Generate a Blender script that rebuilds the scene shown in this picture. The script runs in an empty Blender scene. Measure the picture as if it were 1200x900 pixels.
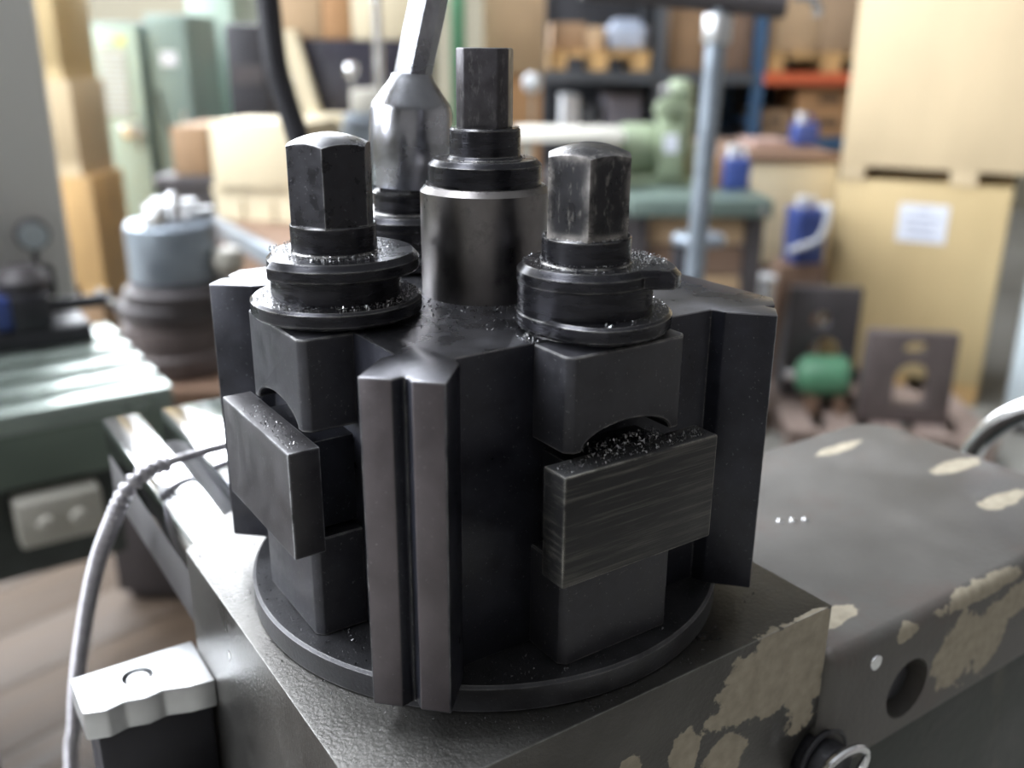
import bpy, bmesh, math, random
from mathutils import Matrix, Vector, Euler

# ------------------------------------------------------------------ camera, world, exposure
scene = bpy.context.scene
C = scene.collection
R = math.radians
cam_data = bpy.data.cameras.new('camera')
cam = bpy.data.objects.new('camera', cam_data)
C.objects.link(cam)
scene.camera = cam
PITCH, ROLL = R(19.181), R(0.452)
fwd = Vector((0, math.cos(PITCH), -math.sin(PITCH)))
up0 = Vector((0, math.sin(PITCH), math.cos(PITCH)))
rt0 = Vector((1, 0, 0))
rt = math.cos(ROLL) * rt0 + math.sin(ROLL) * up0
up = -math.sin(ROLL) * rt0 + math.cos(ROLL) * up0
mw = Matrix((rt, up, -fwd)).transposed().to_4x4()
mw.translation = Vector((0.00678, -0.22794, 1.25493))
cam.matrix_world = mw
cam_data.sensor_width = 36.0
cam_data.lens = 36.0 * 1107.5 / 1200.0
cam_data.clip_start = 0.01
cam_data.clip_end = 100
cam_data.dof.use_dof = True
cam_data.dof.focus_distance = 0.207
cam_data.dof.aperture_fstop = 10.5

world = bpy.data.worlds.new('sky')
scene.world = world
world.use_nodes = True
bg = world.node_tree.nodes['Background']
bg.inputs[0].default_value = (0.90, 0.94, 1.0, 1)
bg.inputs[1].default_value = 11.5
vs = scene.view_settings
vs.view_transform = 'Standard'
vs.look = 'None'
vs.exposure = 1.32
vs.gamma = 1.0
vs.use_curve_mapping = False
scene.cycles.max_bounces = 8
scene.cycles.diffuse_bounces = 5
scene.cycles.glossy_bounces = 5
scene.cycles.transparent_max_bounces = 12
scene.cycles.caustics_reflective = False
scene.cycles.caustics_refractive = False
scene.cycles.sample_clamp_indirect = 6.0

TH = R(34.206)          # the machine's own axes, turned about z
CT, ST = math.cos(TH), math.sin(TH)
TOP = 1.2               # height of the tool post's top face

# ------------------------------------------------------------------ materials
MATS = {}
def srgb(h):
    h = h.lstrip('#')
    v = [int(h[i:i + 2], 16) / 255 for i in (0, 2, 4)]
    return tuple(x / 12.92 if x <= 0.04045 else ((x + 0.055) / 1.055) ** 2.4 for x in v)
def col(c):
    return srgb(c) if isinstance(c, str) else c
def nd(t, kind, **kw):
    n = t.nodes.new(kind)
    for k, v in kw.items():
        setattr(n, k, v)
    return n
def ramp(t, src, p0, p1):
    n = nd(t, 'ShaderNodeMapRange')
    n.inputs[1].default_value = p0
    n.inputs[2].default_value = p1
    t.links.new(src, n.inputs[0])
    return n.outputs[0]
def mixc(t, fac, a, b):
    n = nd(t, 'ShaderNodeMix', data_type='RGBA')
    for s, v in ((n.inputs[0], fac), (n.inputs[6], a), (n.inputs[7], b)):
        if hasattr(v, 'is_linked'):
            t.links.new(v, s)
        elif isinstance(v, (int, float)):
            s.default_value = v
        else:
            s.default_value = (*v[:3], 1)
    return n.outputs[2]
def mth(t, op, a, b=0.0, clamp=False):
    n = nd(t, 'ShaderNodeMath', operation=op, use_clamp=clamp)
    for s, v in ((n.inputs[0], a), (n.inputs[1], b)):
        if hasattr(v, 'is_linked'):
            t.links.new(v, s)
        else:
            s.default_value = v
    return n.outputs[0]
def noise(t, scale, detail=4, stretch=(1, 1, 1), rough=0.55, off=(0, 0, 0), rot=(0, 0, 0)):
    tc = nd(t, 'ShaderNodeTexCoord')
    mp = nd(t, 'ShaderNodeMapping')
    mp.inputs['Scale'].default_value = stretch
    mp.inputs['Location'].default_value = off
    mp.inputs['Rotation'].default_value = rot
    t.links.new(tc.outputs['Object'], mp.inputs[0])
    n = nd(t, 'ShaderNodeTexNoise')
    n.inputs['Scale'].default_value = scale
    n.inputs['Detail'].default_value = detail
    n.inputs['Roughness'].default_value = rough
    t.links.new(mp.outputs[0], n.inputs['Vector'])
    return n.outputs[0]
def mat(name, base, rough=0.5, metal=0.0, var=0.12, scale=8.0, stretch=(1, 1, 1), rvar=0.08, bump=0.0, bscale=None,
        bstretch=(1, 1, 1), edge=None, specks=None, patches=None, ior=1.5, emit=None, coat=0.0, base2=None, second=None, spec=None):
    """base colour with noise variation, optional edge wear (colour, width), specks (colour, scale, threshold),
    patches [(centre, radius)] with colour: paint chipped off in ragged blobs"""
    if name in MATS:
        return MATS[name]
    m = bpy.data.materials.new(name)
    m.use_nodes = True
    t = m.node_tree
    b = t.nodes['Principled BSDF']
    c = col(base)
    lo = tuple(x * (1 - var) for x in c)
    hi = tuple(min(1, x * (1 + var)) for x in c) if base2 is None else col(base2)
    n1 = noise(t, scale, 5, stretch)
    f = ramp(t, n1, 0.32, 0.68)
    cc = mixc(t, f, lo, hi)
    rr = ramp(t, n1, 0.3, 0.7)
    rr = mth(t, 'MULTIPLY_ADD', rr, 2 * rvar)
    t.nodes[-1].inputs[2].default_value = rough - rvar
    mm = None
    if second:
        c2, s2, st2, lo2, hi2, k2 = second
        f2 = ramp(t, noise(t, s2, 6, st2, 0.65, (3.1, 1.7, 0.4)), lo2, hi2)
        f2 = mth(t, 'MULTIPLY', f2, k2)
        cc = mixc(t, f2, cc, col(c2))
    if specks:
        c2, s2, th = specks
        f2 = ramp(t, noise(t, s2, 3, (1, 1, 1), 0.7, (7, 3, 5)), th, th + 0.04)
        cc = mixc(t, f2, cc, col(c2))
    if patches:
        pc, lst, k, sc = patches
        tc = nd(t, 'ShaderNodeTexCoord')
        tot = None
        for cen, rad in lst:
            vm = nd(t, 'ShaderNodeVectorMath', operation='SUBTRACT')
            t.links.new(tc.outputs['Object'], vm.inputs[0])
            vm.inputs[1].default_value = cen
            v2 = nd(t, 'ShaderNodeVectorMath', operation='DIVIDE')
            t.links.new(vm.outputs[0], v2.inputs[0])
            v2.inputs[1].default_value = rad
            v3 = nd(t, 'ShaderNodeVectorMath', operation='LENGTH')
            t.links.new(v2.outputs[0], v3.inputs[0])
            d = mth(t, 'SUBTRACT', 1.0, v3.outputs['Value'])
            tot = d if tot is None else mth(t, 'MAXIMUM', tot, d)
        nn = noise(t, sc, 6, (1, 1, 1), 0.62, (2, 5, 1))
        nn = mth(t, 'MULTIPLY', mth(t, 'SUBTRACT', nn, 0.5), k)
        pm = ramp(t, mth(t, 'ADD', tot, nn), -0.02, 0.06)
        pcol = mixc(t, ramp(t, noise(t, sc * 2.2, 5), 0.3, 0.7), tuple(x * 0.72 for x in col(pc)), col(pc))
        cc = mixc(t, pm, cc, pcol)
        mm = mth(t, 'MULTIPLY', mth(t, 'SUBTRACT', 1.0, pm), metal)
        rr = mth(t, 'MAXIMUM', rr, mth(t, 'MULTIPLY', pm, 0.7))
    if edge:
        ec, ew = edge
        bv = nd(t, 'ShaderNodeBevel')
        bv.samples = 4
        bv.inputs[0].default_value = ew
        ge = nd(t, 'ShaderNodeNewGeometry')
        dp = nd(t, 'ShaderNodeVectorMath', operation='DOT_PRODUCT')
        t.links.new(bv.outputs[0], dp.inputs[0])
        t.links.new(ge.outputs['Normal'], dp.inputs[1])
        e = ramp(t, mth(t, 'SUBTRACT', 1.0, dp.outputs['Value']), 0.02, 0.2)
        e = mth(t, 'MULTIPLY', e, ramp(t, noise(t, 260, 4), 0.33, 0.6))
        cc = mixc(t, e, cc, col(ec))
    t.links.new(cc, b.inputs['Base Color'])
    t.links.new(rr, b.inputs['Roughness'])
    if mm is not None:
        t.links.new(mm, b.inputs['Metallic'])
    else:
        b.inputs['Metallic'].default_value = metal
    b.inputs['IOR'].default_value = ior
    if coat:
        b.inputs['Coat Weight'].default_value = coat
        b.inputs['Coat Roughness'].default_value = 0.2
    if bump:
        bn = nd(t, 'ShaderNodeBump')
        bn.inputs['Strength'].default_value = bump
        bn.inputs['Distance'].default_value = 0.6 / (bscale or scale)
        t.links.new(noise(t, bscale or scale, 5, bstretch, 0.6, (1, 2, 3)), bn.inputs['Height'])
        t.links.new(bn.outputs[0], b.inputs['Normal'])
    if emit:
        b.inputs['Emission Color'].default_value = (*col(emit[0]), 1)
        b.inputs['Emission Strength'].default_value = emit[1]
    MATS[name] = m
    return m

K = mat  # short name
WEAR = (0.42, 0.41, 0.39)
m_ox = K('black oxide steel', (0.019, 0.020, 0.027), 0.40, 0.35, 0.3, 160, rvar=0.08, bump=0.10, bscale=1500, edge=(WEAR, 0.0005),
         specks=((0.14, 0.14, 0.15), 1500, 0.655))
m_oxtop = K('oiled oxide steel with fine dust', (0.021, 0.022, 0.030), 0.36, 0.4, 0.35, 120, rvar=0.09, bump=0.12, bscale=1800,
            bstretch=(1, 1, 1), edge=(WEAR, 0.0005), specks=((0.13, 0.13, 0.14), 1500, 0.66))
m_top = K('rubbed steel of the top face', (0.15, 0.15, 0.165), 0.31, 0.95, 0.4, 60, (1, 1, 1), rvar=0.08, bump=0.14, bscale=1600, edge=(WEAR, 0.0005),
          specks=((0.03, 0.03, 0.03), 1100, 0.66))
m_colface = K('rubbed brown steel of the column faces', (0.085, 0.074, 0.078), 0.40, 0.6, 0.2, 90, bump=0.08, bscale=1300, edge=((0.26, 0.25, 0.25), 0.0005),
              specks=((0.17, 0.16, 0.16), 1300, 0.665))
m_jaw = K('dull oxide steel of the jaws', (0.034, 0.034, 0.040), 0.44, 0.35, 0.2, 220, bump=0.10, bscale=1300, edge=(WEAR, 0.0009),
          specks=((0.14, 0.14, 0.14), 1300, 0.655))
m_clampR = K('scored worn clamp steel', (0.018, 0.018, 0.019), 0.45, 0.35, 0.25, 120, bump=0.16, bscale=700, bstretch=(0.12, 1, 1.2),
             edge=((0.42, 0.40, 0.35), 0.0009), second=((0.13, 0.125, 0.11), 620, (0.05, 0.2, 1.7), 0.50, 0.70, 0.6))
m_clampL = K('smooth worn clamp steel', (0.044, 0.042, 0.045), 0.44, 0.3, 0.2, 150, bump=0.08, bscale=900,
             edge=((0.55, 0.56, 0.58), 0.0009), specks=((0.15, 0.15, 0.15), 1300, 0.66))
m_bolt = K('turned black bolt steel', (0.026, 0.026, 0.031), 0.27, 0.75, 0.35, 240, (0.4, 0.4, 2.5), bump=0.10, bscale=900,
           bstretch=(0.15, 0.15, 3), edge=((0.42, 0.41, 0.39), 0.0006), specks=((0.22, 0.22, 0.22), 2100, 0.69))
m_hexL = K('black oxide hexagon steel', (0.024, 0.024, 0.030), 0.30, 0.45, 0.3, 260, bump=0.06, bscale=900, edge=((0.34, 0.34, 0.34), 0.0006),
           specks=((0.13, 0.13, 0.14), 1200, 0.66))
m_hexR = K('worn bright hexagon steel', (0.030, 0.030, 0.034), 0.30, 0.7, 0.2, 120, bump=0.10, bscale=700, bstretch=(1, 1, 0.5),
           edge=((0.52, 0.49, 0.47), 0.0034), second=((0.22, 0.21, 0.20), 420, (2.2, 2.2, 0.7), 0.55, 0.68, 0.7))
m_sq = K('scuffed square head steel', (0.05, 0.047, 0.052), 0.36, 0.6, 0.25, 300, bump=0.08, bscale=900, edge=((0.32, 0.31, 0.31), 0.0007),
         second=((0.12, 0.115, 0.115), 500, (1.6, 1.6, 0.6), 0.54, 0.66, 0.6))
m_cyl = K('bare ground steel', (0.19, 0.18, 0.178), 0.34, 1.0, 0.3, 70, (1, 1, 0.8), rvar=0.10, bump=0.04, bscale=900,
          second=((0.07, 0.065, 0.065), 130, (1, 1, 1), 0.56, 0.72, 0.6), specks=((0.05, 0.05, 0.05), 900, 0.72))
m_disc = K('dusty dark base steel', (0.045, 0.045, 0.049), 0.42, 0.6, 0.3, 120, bump=0.25, bscale=1300, edge=((0.24, 0.235, 0.23), 0.0007),
           specks=((0.2, 0.2, 0.2), 1500, 0.68))
m_slide = K('oily grey slide iron', (0.095, 0.092, 0.087), 0.34, 0.85, 0.28, 30, rvar=0.09, bump=0.3, bscale=900,
            edge=((0.36, 0.36, 0.35), 0.0008),
            patches=('#a39a88', [((0.043, -0.065, 0.110), (0.020, 0.003, 0.013)), ((0.057, -0.065, 0.108), (0.010, 0.003, 0.020)),
                                 ((0.014, -0.065, 0.099), (0.005, 0.003, 0.009)), ((-0.004, -0.065, 0.100), (0.004, 0.003, 0.008)),
                                 ((0.028, -0.065, 0.092), (0.008, 0.003, 0.007)), ((0.066, -0.063, 0.09), (0.004, 0.003, 0.02))], 1.7, 120))
m_cast = K('worn grey painted casting', (0.098, 0.093, 0.086), 0.50, 0.1, 0.2, 26, rvar=0.08, bump=0.2, bscale=500,
           second=((0.10, 0.072, 0.062), 30, (1, 1, 1), 0.52, 0.7, 0.55),
           patches=('#a69d8a', [((0.080, -0.055, 0.108), (0.010, 0.004, 0.004)), ((0.135, 0.034, 0.108), (0.012, 0.004, 0.004)),
                                ((0.19, -0.04, 0.108), (0.014, 0.004, 0.004)), ((0.205, -0.014, 0.108), (0.014, 0.004, 0.004)),
                                ((0.132, -0.067, 0.105), (0.024, 0.004, 0.003)), ((0.165, -0.068, 0.095), (0.03, 0.003, 0.006)), ((0.125, -0.068, 0.088), (0.012, 0.003, 0.014)), ((0.142, -0.068, 0.086), (0.008, 0.003, 0.014)),
                                ((0.095, -0.067, 0.104), (0.005, 0.003, 0.003)), ((0.18, 0.022, 0.108), (0.014, 0.003, 0.004))], 1.6, 140))
m_green_dk = K('oily dark green paint', (0.026, 0.032, 0.028), 0.5, 0.0, 0.35, 40, bump=0.2, bscale=300,
               second=((0.10, 0.09, 0.07), 50, (1, 1, 0.4), 0.58, 0.72, 0.7))
m_way = K('ground way steel', (0.66, 0.67, 0.69), 0.13, 1.0, 0.06, 60, (1, 0.2, 1), bump=0.03, bscale=800)
m_waybody = K('grey machine iron', (0.075, 0.073, 0.076), 0.5, 0.3, 0.2, 40)
m_chip = K('bright steel swarf', (0.42, 0.42, 0.43), 0.33, 1.0, 0.3, 900)
m_chipdk = K('dark steel swarf', (0.10, 0.10, 0.105), 0.42, 0.7, 0.4, 900)
m_chrome = K('polished chrome', (0.75, 0.76, 0.78), 0.14, 1.0, 0.05, 50)
m_wrench = K('chromed wrench steel', (0.33, 0.34, 0.37), 0.27, 1.0, 0.25, 60, rvar=0.07, bump=0.05, bscale=260,
             second=((0.16, 0.15, 0.15), 110, (1, 1, 0.6), 0.52, 0.68, 0.6))
m_alu = K('light bare metal', (0.60, 0.61, 0.62), 0.38, 0.9, 0.08, 90, bump=0.05, bscale=600)
m_black = K('black rubber', (0.018, 0.018, 0.024), 0.5, 0, 0.15, 40)
m_dkmetal = K('dark machine metal', (0.030, 0.030, 0.036), 0.45, 0.3, 0.3, 40)
m_conduit = K('grey steel conduit', (0.33, 0.32, 0.34), 0.38, 0.7, 0.15, 200)
m_plywood = K('pale plywood', '#ccb896', 0.6, 0, 0.07, 5, (1, 1, 0.35), bump=0.05, bscale=40)
m_plywood2 = K('yellow plywood', '#c8b184', 0.6, 0, 0.07, 5, (1, 1, 0.35), bump=0.05, bscale=40)
m_cream = K('cream chipboard', '#d2c5a8', 0.6, 0, 0.05, 6)
m_timber = K('pine timber', '#c39f6c', 0.65, 0, 0.16, 14, (1, 1, 0.2))
m_carton = K('brown cardboard', '#9c7f62', 0.75, 0, 0.08, 8)
m_carton2 = K('tan cardboard', '#b79c7c', 0.75, 0, 0.08, 8)
m_carton3 = K('orange brown cardboard', '#ad845c', 0.75, 0, 0.08, 8)
m_cartondk = K('dull brown cardboard', '#7d6656', 0.75, 0, 0.08, 8)
m_paper = K('white paper', '#dfe3ee', 0.7, 0, 0.03, 20)
m_print = K('grey print', '#9aa0b4', 0.7, 0, 0.03, 20)
m_printdk = K('dark print', '#4a3c30', 0.7, 0, 0.03, 20)
m_film = K('pale blue stretch film', '#a4aec0', 0.3, 0, 0.2, 14, bump=0.3, bscale=25)
m_orange = K('orange beam paint', '#c66240', 0.45, 0, 0.05, 10)
m_rackgrey = K('dark grey rack steel', '#4e5258', 0.5, 0.2, 0.1, 10)
m_rackblue = K('blue rack steel', '#3f5c7c', 0.45, 0.1, 0.1, 10)
m_blue = K('blue plastic', '#3a4b88', 0.35, 0, 0.08, 8)
m_white = K('white plastic', '#d9dce0', 0.4, 0, 0.04, 8)
m_lgreen = K('light green machine paint', '#919e84', 0.4, 0, 0.08, 10)
m_mint = K('mint green cabinet paint', '#a9bbb0', 0.35, 0, 0.05, 4)
m_teal = K('grey green cabinet paint', '#7e908b', 0.4, 0, 0.1, 4)
m_benchtop = K('dark green bench top', '#64736d', 0.35, 0, 0.1, 8)
m_mill = K('mill green paint', '#5e6a60', 0.42, 0, 0.1, 8)
m_millway = K('ground mill table iron', '#949f98', 0.28, 0.45, 0.1, 10, (1, 6, 1))
m_grey = K('plain grey machine paint', '#d8d8d4', 0.45, 0, 0.03, 3)
m_ltgrey = K('light grey enamel', '#a9a69c', 0.5, 0, 0.06, 10)
m_panelblue = K('pale blue white panel paint', '#ccd7dc', 0.35, 0, 0.03, 4)
m_iron = K('brown grey cast iron', '#5c5352', 0.5, 0.15, 0.15, 14, bump=0.1, bscale=60)
m_irondk = K('dark grey cast iron', '#4a4648', 0.5, 0.2, 0.15, 14)
m_gcyl = K('bright green paint', '#4f8062', 0.4, 0, 0.08, 10)
m_pipe = K('galvanised pipe', '#8d97a2', 0.35, 0.6, 0.12, 25)
m_plank = K('worn brown floor plank', '#4b3d30', 0.6, 0, 0.25, 7, (0.35, 4, 4), bump=0.15, bscale=30, bstretch=(0.2, 3, 1))  # brown made darker to hold the shadow lying over the planks
m_brown = K('brown wood', '#7a6150', 0.6, 0, 0.15, 8, (0.4, 3, 3))
m_floor = K('grey workshop concrete', '#87857f', 0.5, 0, 0.12, 2.0, second=((0.13, 0.12, 0.11), 3, (1, 1, 1), 0.5, 0.75, 0.5))
m_wall = K('tan painted masonry', '#8e8877', 0.8, 0, 0.05, 2)
m_walldk = K('dim brown brick paint', '#a39e9a', 0.85, 0, 0.08, 2)
m_ceil = K('grey roof sheet', '#b0b0b0', 0.8, 0, 0.03, 2)
m_frame = K('grey window frame paint', '#9a9ea0', 0.5, 0, 0.04, 6)
m_yellow = K('yellow sticker', '#d3d66a', 0.5, 0, 0.03, 10)
def glass_mat():
    m = bpy.data.materials.new('window glass')
    m.use_nodes = True
    t = m.node_tree
    t.nodes.clear()
    o = nd(t, 'ShaderNodeOutputMaterial')
    tr = nd(t, 'ShaderNodeBsdfTransparent')
    tr.inputs[0].default_value = (0.95, 0.95, 0.95, 1)
    gl = nd(t, 'ShaderNodeBsdfGlossy')
    gl.inputs['Roughness'].default_value = 0.03
    mx = nd(t, 'ShaderNodeMixShader')
    mx.inputs[0].default_value = 0.06
    t.links.new(tr.outputs[0], mx.inputs[1])
    t.links.new(gl.outputs[0], mx.inputs[2])
    t.links.new(mx.outputs[0], o.inputs[0])
    return m
m_glass = glass_mat()

# ------------------------------------------------------------------ mesh helpers
class MB:
    """collects shapes, links them as one mesh object"""
    def __init__(s, k=1.0, off=(0, 0, 0)):
        s.v, s.f, s.k, s.off = [], [], k, off
    def add(s, verts, faces):
        n = len(s.v)
        s.v += [((a + s.off[0]) * s.k, (b + s.off[1]) * s.k, (c + s.off[2]) * s.k) for a, b, c in verts]
        s.f += [tuple(i + n for i in q) for q in faces]
        return s
    def box(s, x0, x1, y0, y1, z0, z1, rz=0.0, piv=None):
        p = [(x, y, z) for z in (z0, z1) for x, y in ((x0, y0), (x1, y0), (x1, y1), (x0, y1))]
        if rz:
            cx, cy = piv or ((x0 + x1) / 2, (y0 + y1) / 2)
            c, n = math.cos(rz), math.sin(rz)
            p = [(cx + c * (x - cx) - n * (y - cy), cy + n * (x - cx) + c * (y - cy), z) for x, y, z in p]
        return s.add(p, [(3, 2, 1, 0), (4, 5, 6, 7), (0, 1, 5, 4), (1, 2, 6, 5), (2, 3, 7, 6), (3, 0, 4, 7)])
    def prism(s, poly, z0, z1):
        n = len(poly)
        return s.add([(x, y, z0) for x, y in poly] + [(x, y, z1) for x, y in poly],
                     [tuple(range(n - 1, -1, -1)), tuple(range(n, 2 * n))] + [(i, (i + 1) % n, n + (i + 1) % n, n + i) for i in range(n)])
    def prism_y(s, poly, y0, y1):
        n = len(poly)
        return s.add([(x, y0, z) for x, z in poly] + [(x, y1, z) for x, z in poly],
                     [tuple(range(n)), tuple(range(2 * n - 1, n - 1, -1))] + [((i + 1) % n, i, n + i, n + (i + 1) % n) for i in range(n)])
    def rings(s, rings, caps=True):
        n = len(rings[0])
        v = [p for r in rings for p in r]
        f = []
        for k in range(len(rings) - 1):
            for i in range(n):
                j = (i + 1) % n
                f.append((k * n + i, k * n + j, (k + 1) * n + j, (k + 1) * n + i))
        if caps:
            f.append(tuple(range(n - 1, -1, -1)))
            f.append(tuple(range((len(rings) - 1) * n, len(rings) * n)))
        return s.add(v, f)
    def lathe(s, prof, cx=0, cy=0, n=64):
        return s.rings([[(cx + r * math.cos(2 * math.pi * i / n), cy + r * math.sin(2 * math.pi * i / n), z) for i in range(n)] for r, z in prof])
    def polar(s, rf, levels, cx=0, cy=0, n=180):
        """levels: (inset, z) rings of the outline rf(angle)"""
        return s.rings([[(cx + (rf(2 * math.pi * i / n) - ins) * math.cos(2 * math.pi * i / n),
                          cy + (rf(2 * math.pi * i / n) - ins) * math.sin(2 * math.pi * i / n), z) for i in range(n)] for ins, z in levels])
    def tube(s, pts, rad, n=16, caps=True):
        pts = [Vector(p) for p in pts]
        rs = rad if isinstance(rad, (list, tuple)) else [rad] * len(pts)
        out, ref = [], None
        for i, p in enumerate(pts):
            d = (pts[min(i + 1, len(pts) - 1)] - pts[max(i - 1, 0)]).normalized()
            if ref is None:
                ref = Vector((1, 0, 0)) if abs(d.x) < 0.8 else Vector((0, 1, 0))
            a = (ref - d * ref.dot(d)).normalized()
            ref = a
            b = d.cross(a)
            out.append([tuple(p + (a * math.cos(2 * math.pi * k / n) + b * math.sin(2 * math.pi * k / n)) * rs[i]) for k in range(n)])
        return s.rings(out, caps)
    def cyl(s, p0, p1, r, n=24):
        return s.tube([p0, p1], r, n)
    def torus(s, cen, axis, R0, r, n=64, m=14, a0=0, a1=2 * math.pi):
        ax = Vector(axis).normalized()
        u = ax.orthogonal().normalized()
        w = ax.cross(u)
        c = Vector(cen)
        full = abs(a1 - a0) > 6.28
        rings = []
        for i in range(n if full else n + 1):
            t = a0 + (a1 - a0) * i / n
            d = u * math.cos(t) + w * math.sin(t)
            rings.append([tuple(c + d * (R0 + r * math.cos(2 * math.pi * k / m)) + ax * r * math.sin(2 * math.pi * k / m)) for k in range(m)])
        if full:
            rings.append(rings[0])
        return s.rings(rings, caps=not full)
    def build(s, name, material, parent=None, smooth=30, bevel=0.0, seg=2, pre=None, slots=None):
        me = bpy.data.meshes.new(name)
        bm = bmesh.new()
        vs_ = [bm.verts.new(p) for p in s.v]
        for q in s.f:
            try:
                bm.faces.new([vs_[i] for i in q])
            except ValueError:
                pass
        bmesh.ops.remove_doubles(bm, verts=bm.verts, dist=1e-7)
        bmesh.ops.recalc_face_normals(bm, faces=bm.faces)
        if pre:
            pre(bm)
        if bevel:
            es = [e for e in bm.edges if len(e.link_faces) == 2 and e.calc_face_angle(0) > R(28)]
            bmesh.ops.bevel(bm, geom=es, offset=bevel, offset_type='OFFSET', segments=seg, profile=0.5, affect='EDGES', clamp_overlap=True)
        bm.to_mesh(me)
        bm.free()
        me.materials.append(material)
        if slots:                       # (material, test(normal, centre)) for faces worn differently
            for i, (m_, test) in enumerate(slots):
                me.materials.append(m_)
                for p in me.polygons:
                    if test(p.normal, p.center):
                        p.material_index = i + 1
        if smooth:
            for p in me.polygons:
                p.use_smooth = True
            me.set_sharp_from_angle(angle=R(smooth))
        o = bpy.data.objects.new(name, me)
        C.objects.link(o)
        o.parent = parent
        return o
def tag(o, label, cat, group=None, kind=None):
    if label: o['label'] = label
    if cat: o['category'] = cat
    if group: o['group'] = group
    if kind: o['kind'] = kind
    return o
def thing(name, label, cat, loc=(0, 0, 0), rz=0.0, group=None):
    o = bpy.data.objects.new(name, None)
    o.empty_display_size = 0.05
    C.objects.link(o)
    o.location = loc
    o.rotation_euler = (0, 0, rz)
    return tag(o, label, cat, group)
def struct(o):
    o['kind'] = 'structure'
    return o
def copy_tree(o, parent=None):
    c = o.copy()
    C.objects.link(c)
    c.parent = parent
    for ch in list(o.children):
        copy_tree(ch, c)
    return c
def cut(o, cutters):
    """subtract closed meshes from o, for good"""
    tmp = []
    for mb in cutters:
        k = mb.build('cutter', m_dkmetal, None, 0)
        md = o.modifiers.new('cut', 'BOOLEAN')
        md.operation = 'DIFFERENCE'
        md.solver = 'EXACT'
        md.object = k
        k.matrix_world = o.matrix_world
        tmp.append(k)
    par = o.parent
    bpy.context.view_layer.update()
    if par:
        for k in tmp:
            k.parent = par
    bpy.context.view_layer.update()
    dg = bpy.context.evaluated_depsgraph_get()
    me = bpy.data.meshes.new_from_object(o.evaluated_get(dg))
    o.modifiers.clear()
    o.data = me
    for p in me.polygons:
        p.use_smooth = True
    me.set_sharp_from_angle(angle=R(30))
    for k in tmp:
        bpy.data.objects.remove(k)
def spline(pts, n=8):
    pts = [Vector(p) for p in pts]
    out = []
    for i in range(len(pts) - 1):
        p0, p1, p2, p3 = pts[max(i - 1, 0)], pts[i], pts[i + 1], pts[min(i + 2, len(pts) - 1)]
        for k in range(n):
            t = k / n
            out.append(0.5 * ((2 * p1) + (p2 - p0) * t + (2 * p0 - 5 * p1 + 4 * p2 - p3) * t * t + (3 * p1 - p0 - 3 * p2 + p3) * t ** 3))
    out.append(pts[-1])
    return out
def resample(pts, step):
    out = [pts[0]]
    acc = 0.0
    for a, b in zip(pts[:-1], pts[1:]):
        L = (b - a).length
        while acc + L >= step:
            t = (step - acc) / L
            a = a + (b - a) * t
            L = (b - a).length
            out.append(a.copy())
            acc = 0.0
        acc += L
    return out
def frame_to_world(x, y):
    return CT * x - ST * y, ST * x + CT * y

# ------------------------------------------------------------------ the hall
X0, X1, Y0, Y1, H = -5.2, 9.0, -9.0, 8.2, 6.4
struct(MB().box(X0, X1, Y0, Y1, -0.2, 0).build('floor', m_floor))
def wall_with_openings(name, axis, pos, a0, a1, openings, thick=0.25):
    """a wall in the plane axis=pos, built of blocks around its openings (b0, b1, z0, z1)"""
    mb = MB()
    sgn = 1 if pos > 0 else -1
    def blk(p0, p1, z0, z1):
        if p1 - p0 < 1e-4 or z1 - z0 < 1e-4:
            return
        t0, t1 = sorted((pos, pos + sgn * thick))
        if axis == 'y':
            mb.box(p0, p1, t0, t1, z0, z1)
        else:
            mb.box(t0, t1, p0, p1, z0, z1)
    cur = a0
    for b0, b1, z0, z1 in sorted(openings):
        blk(cur, b0, 0, H)
        blk(b0, b1, 0, z0)
        blk(b0, b1, z1, H)
        cur = b1
    blk(cur, a1, 0, H)
    return struct(mb.build(name, m_wall if name in ('wall_back', 'wall_left') else m_walldk, None, 0))
back_open = [(-4.9, -0.85, 2.1, 6.0)]
left_open = [(-3.6, -0.6, 1.9, 5.2), (0.4, 3.4, 1.9, 5.2), (4.4, 7.4, 2.2, 5.2)]
wall_with_openings('wall_back', 'y', Y1, X0 - .25, X1 + .25, back_open)
wall_with_openings('wall_front', 'y', Y0, X0 - .25, X1 + .25, [])
wall_with_openings('wall_left', 'x', X0, Y0, Y1, left_open)
wall_with_openings('wall_right', 'x', X1, Y0, Y1, [])
added_skylights = [(-3.2, -1.4, -1.0, 6.6)]  # unseen roof light strip, added to give the hall even ambient daylight
mb = MB()
for x0, x1, y0, y1 in [(X0, -3.2, Y0, Y1), (-3.2, -1.4, Y0, -1.0), (-3.2, -1.4, 6.6, Y1), (-1.4, X1, Y0, Y1)]:
    mb.box(x0, x1, y0, y1, H, H + 0.2)
struct(mb.build('ceiling', m_ceil, None, 0))
def portal(loc, sx, sy, direction):
    L = bpy.data.lights.new('daylight_portal', 'AREA')
    L.shape = 'RECTANGLE'
    L.size, L.size_y = sx, sy
    L.cycles.is_portal = True
    o = bpy.data.objects.new('daylight_portal', L)
    C.objects.link(o)
    o.location = loc
    o.rotation_euler = Vector(direction).to_track_quat('-Z', 'Y').to_euler()
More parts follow.
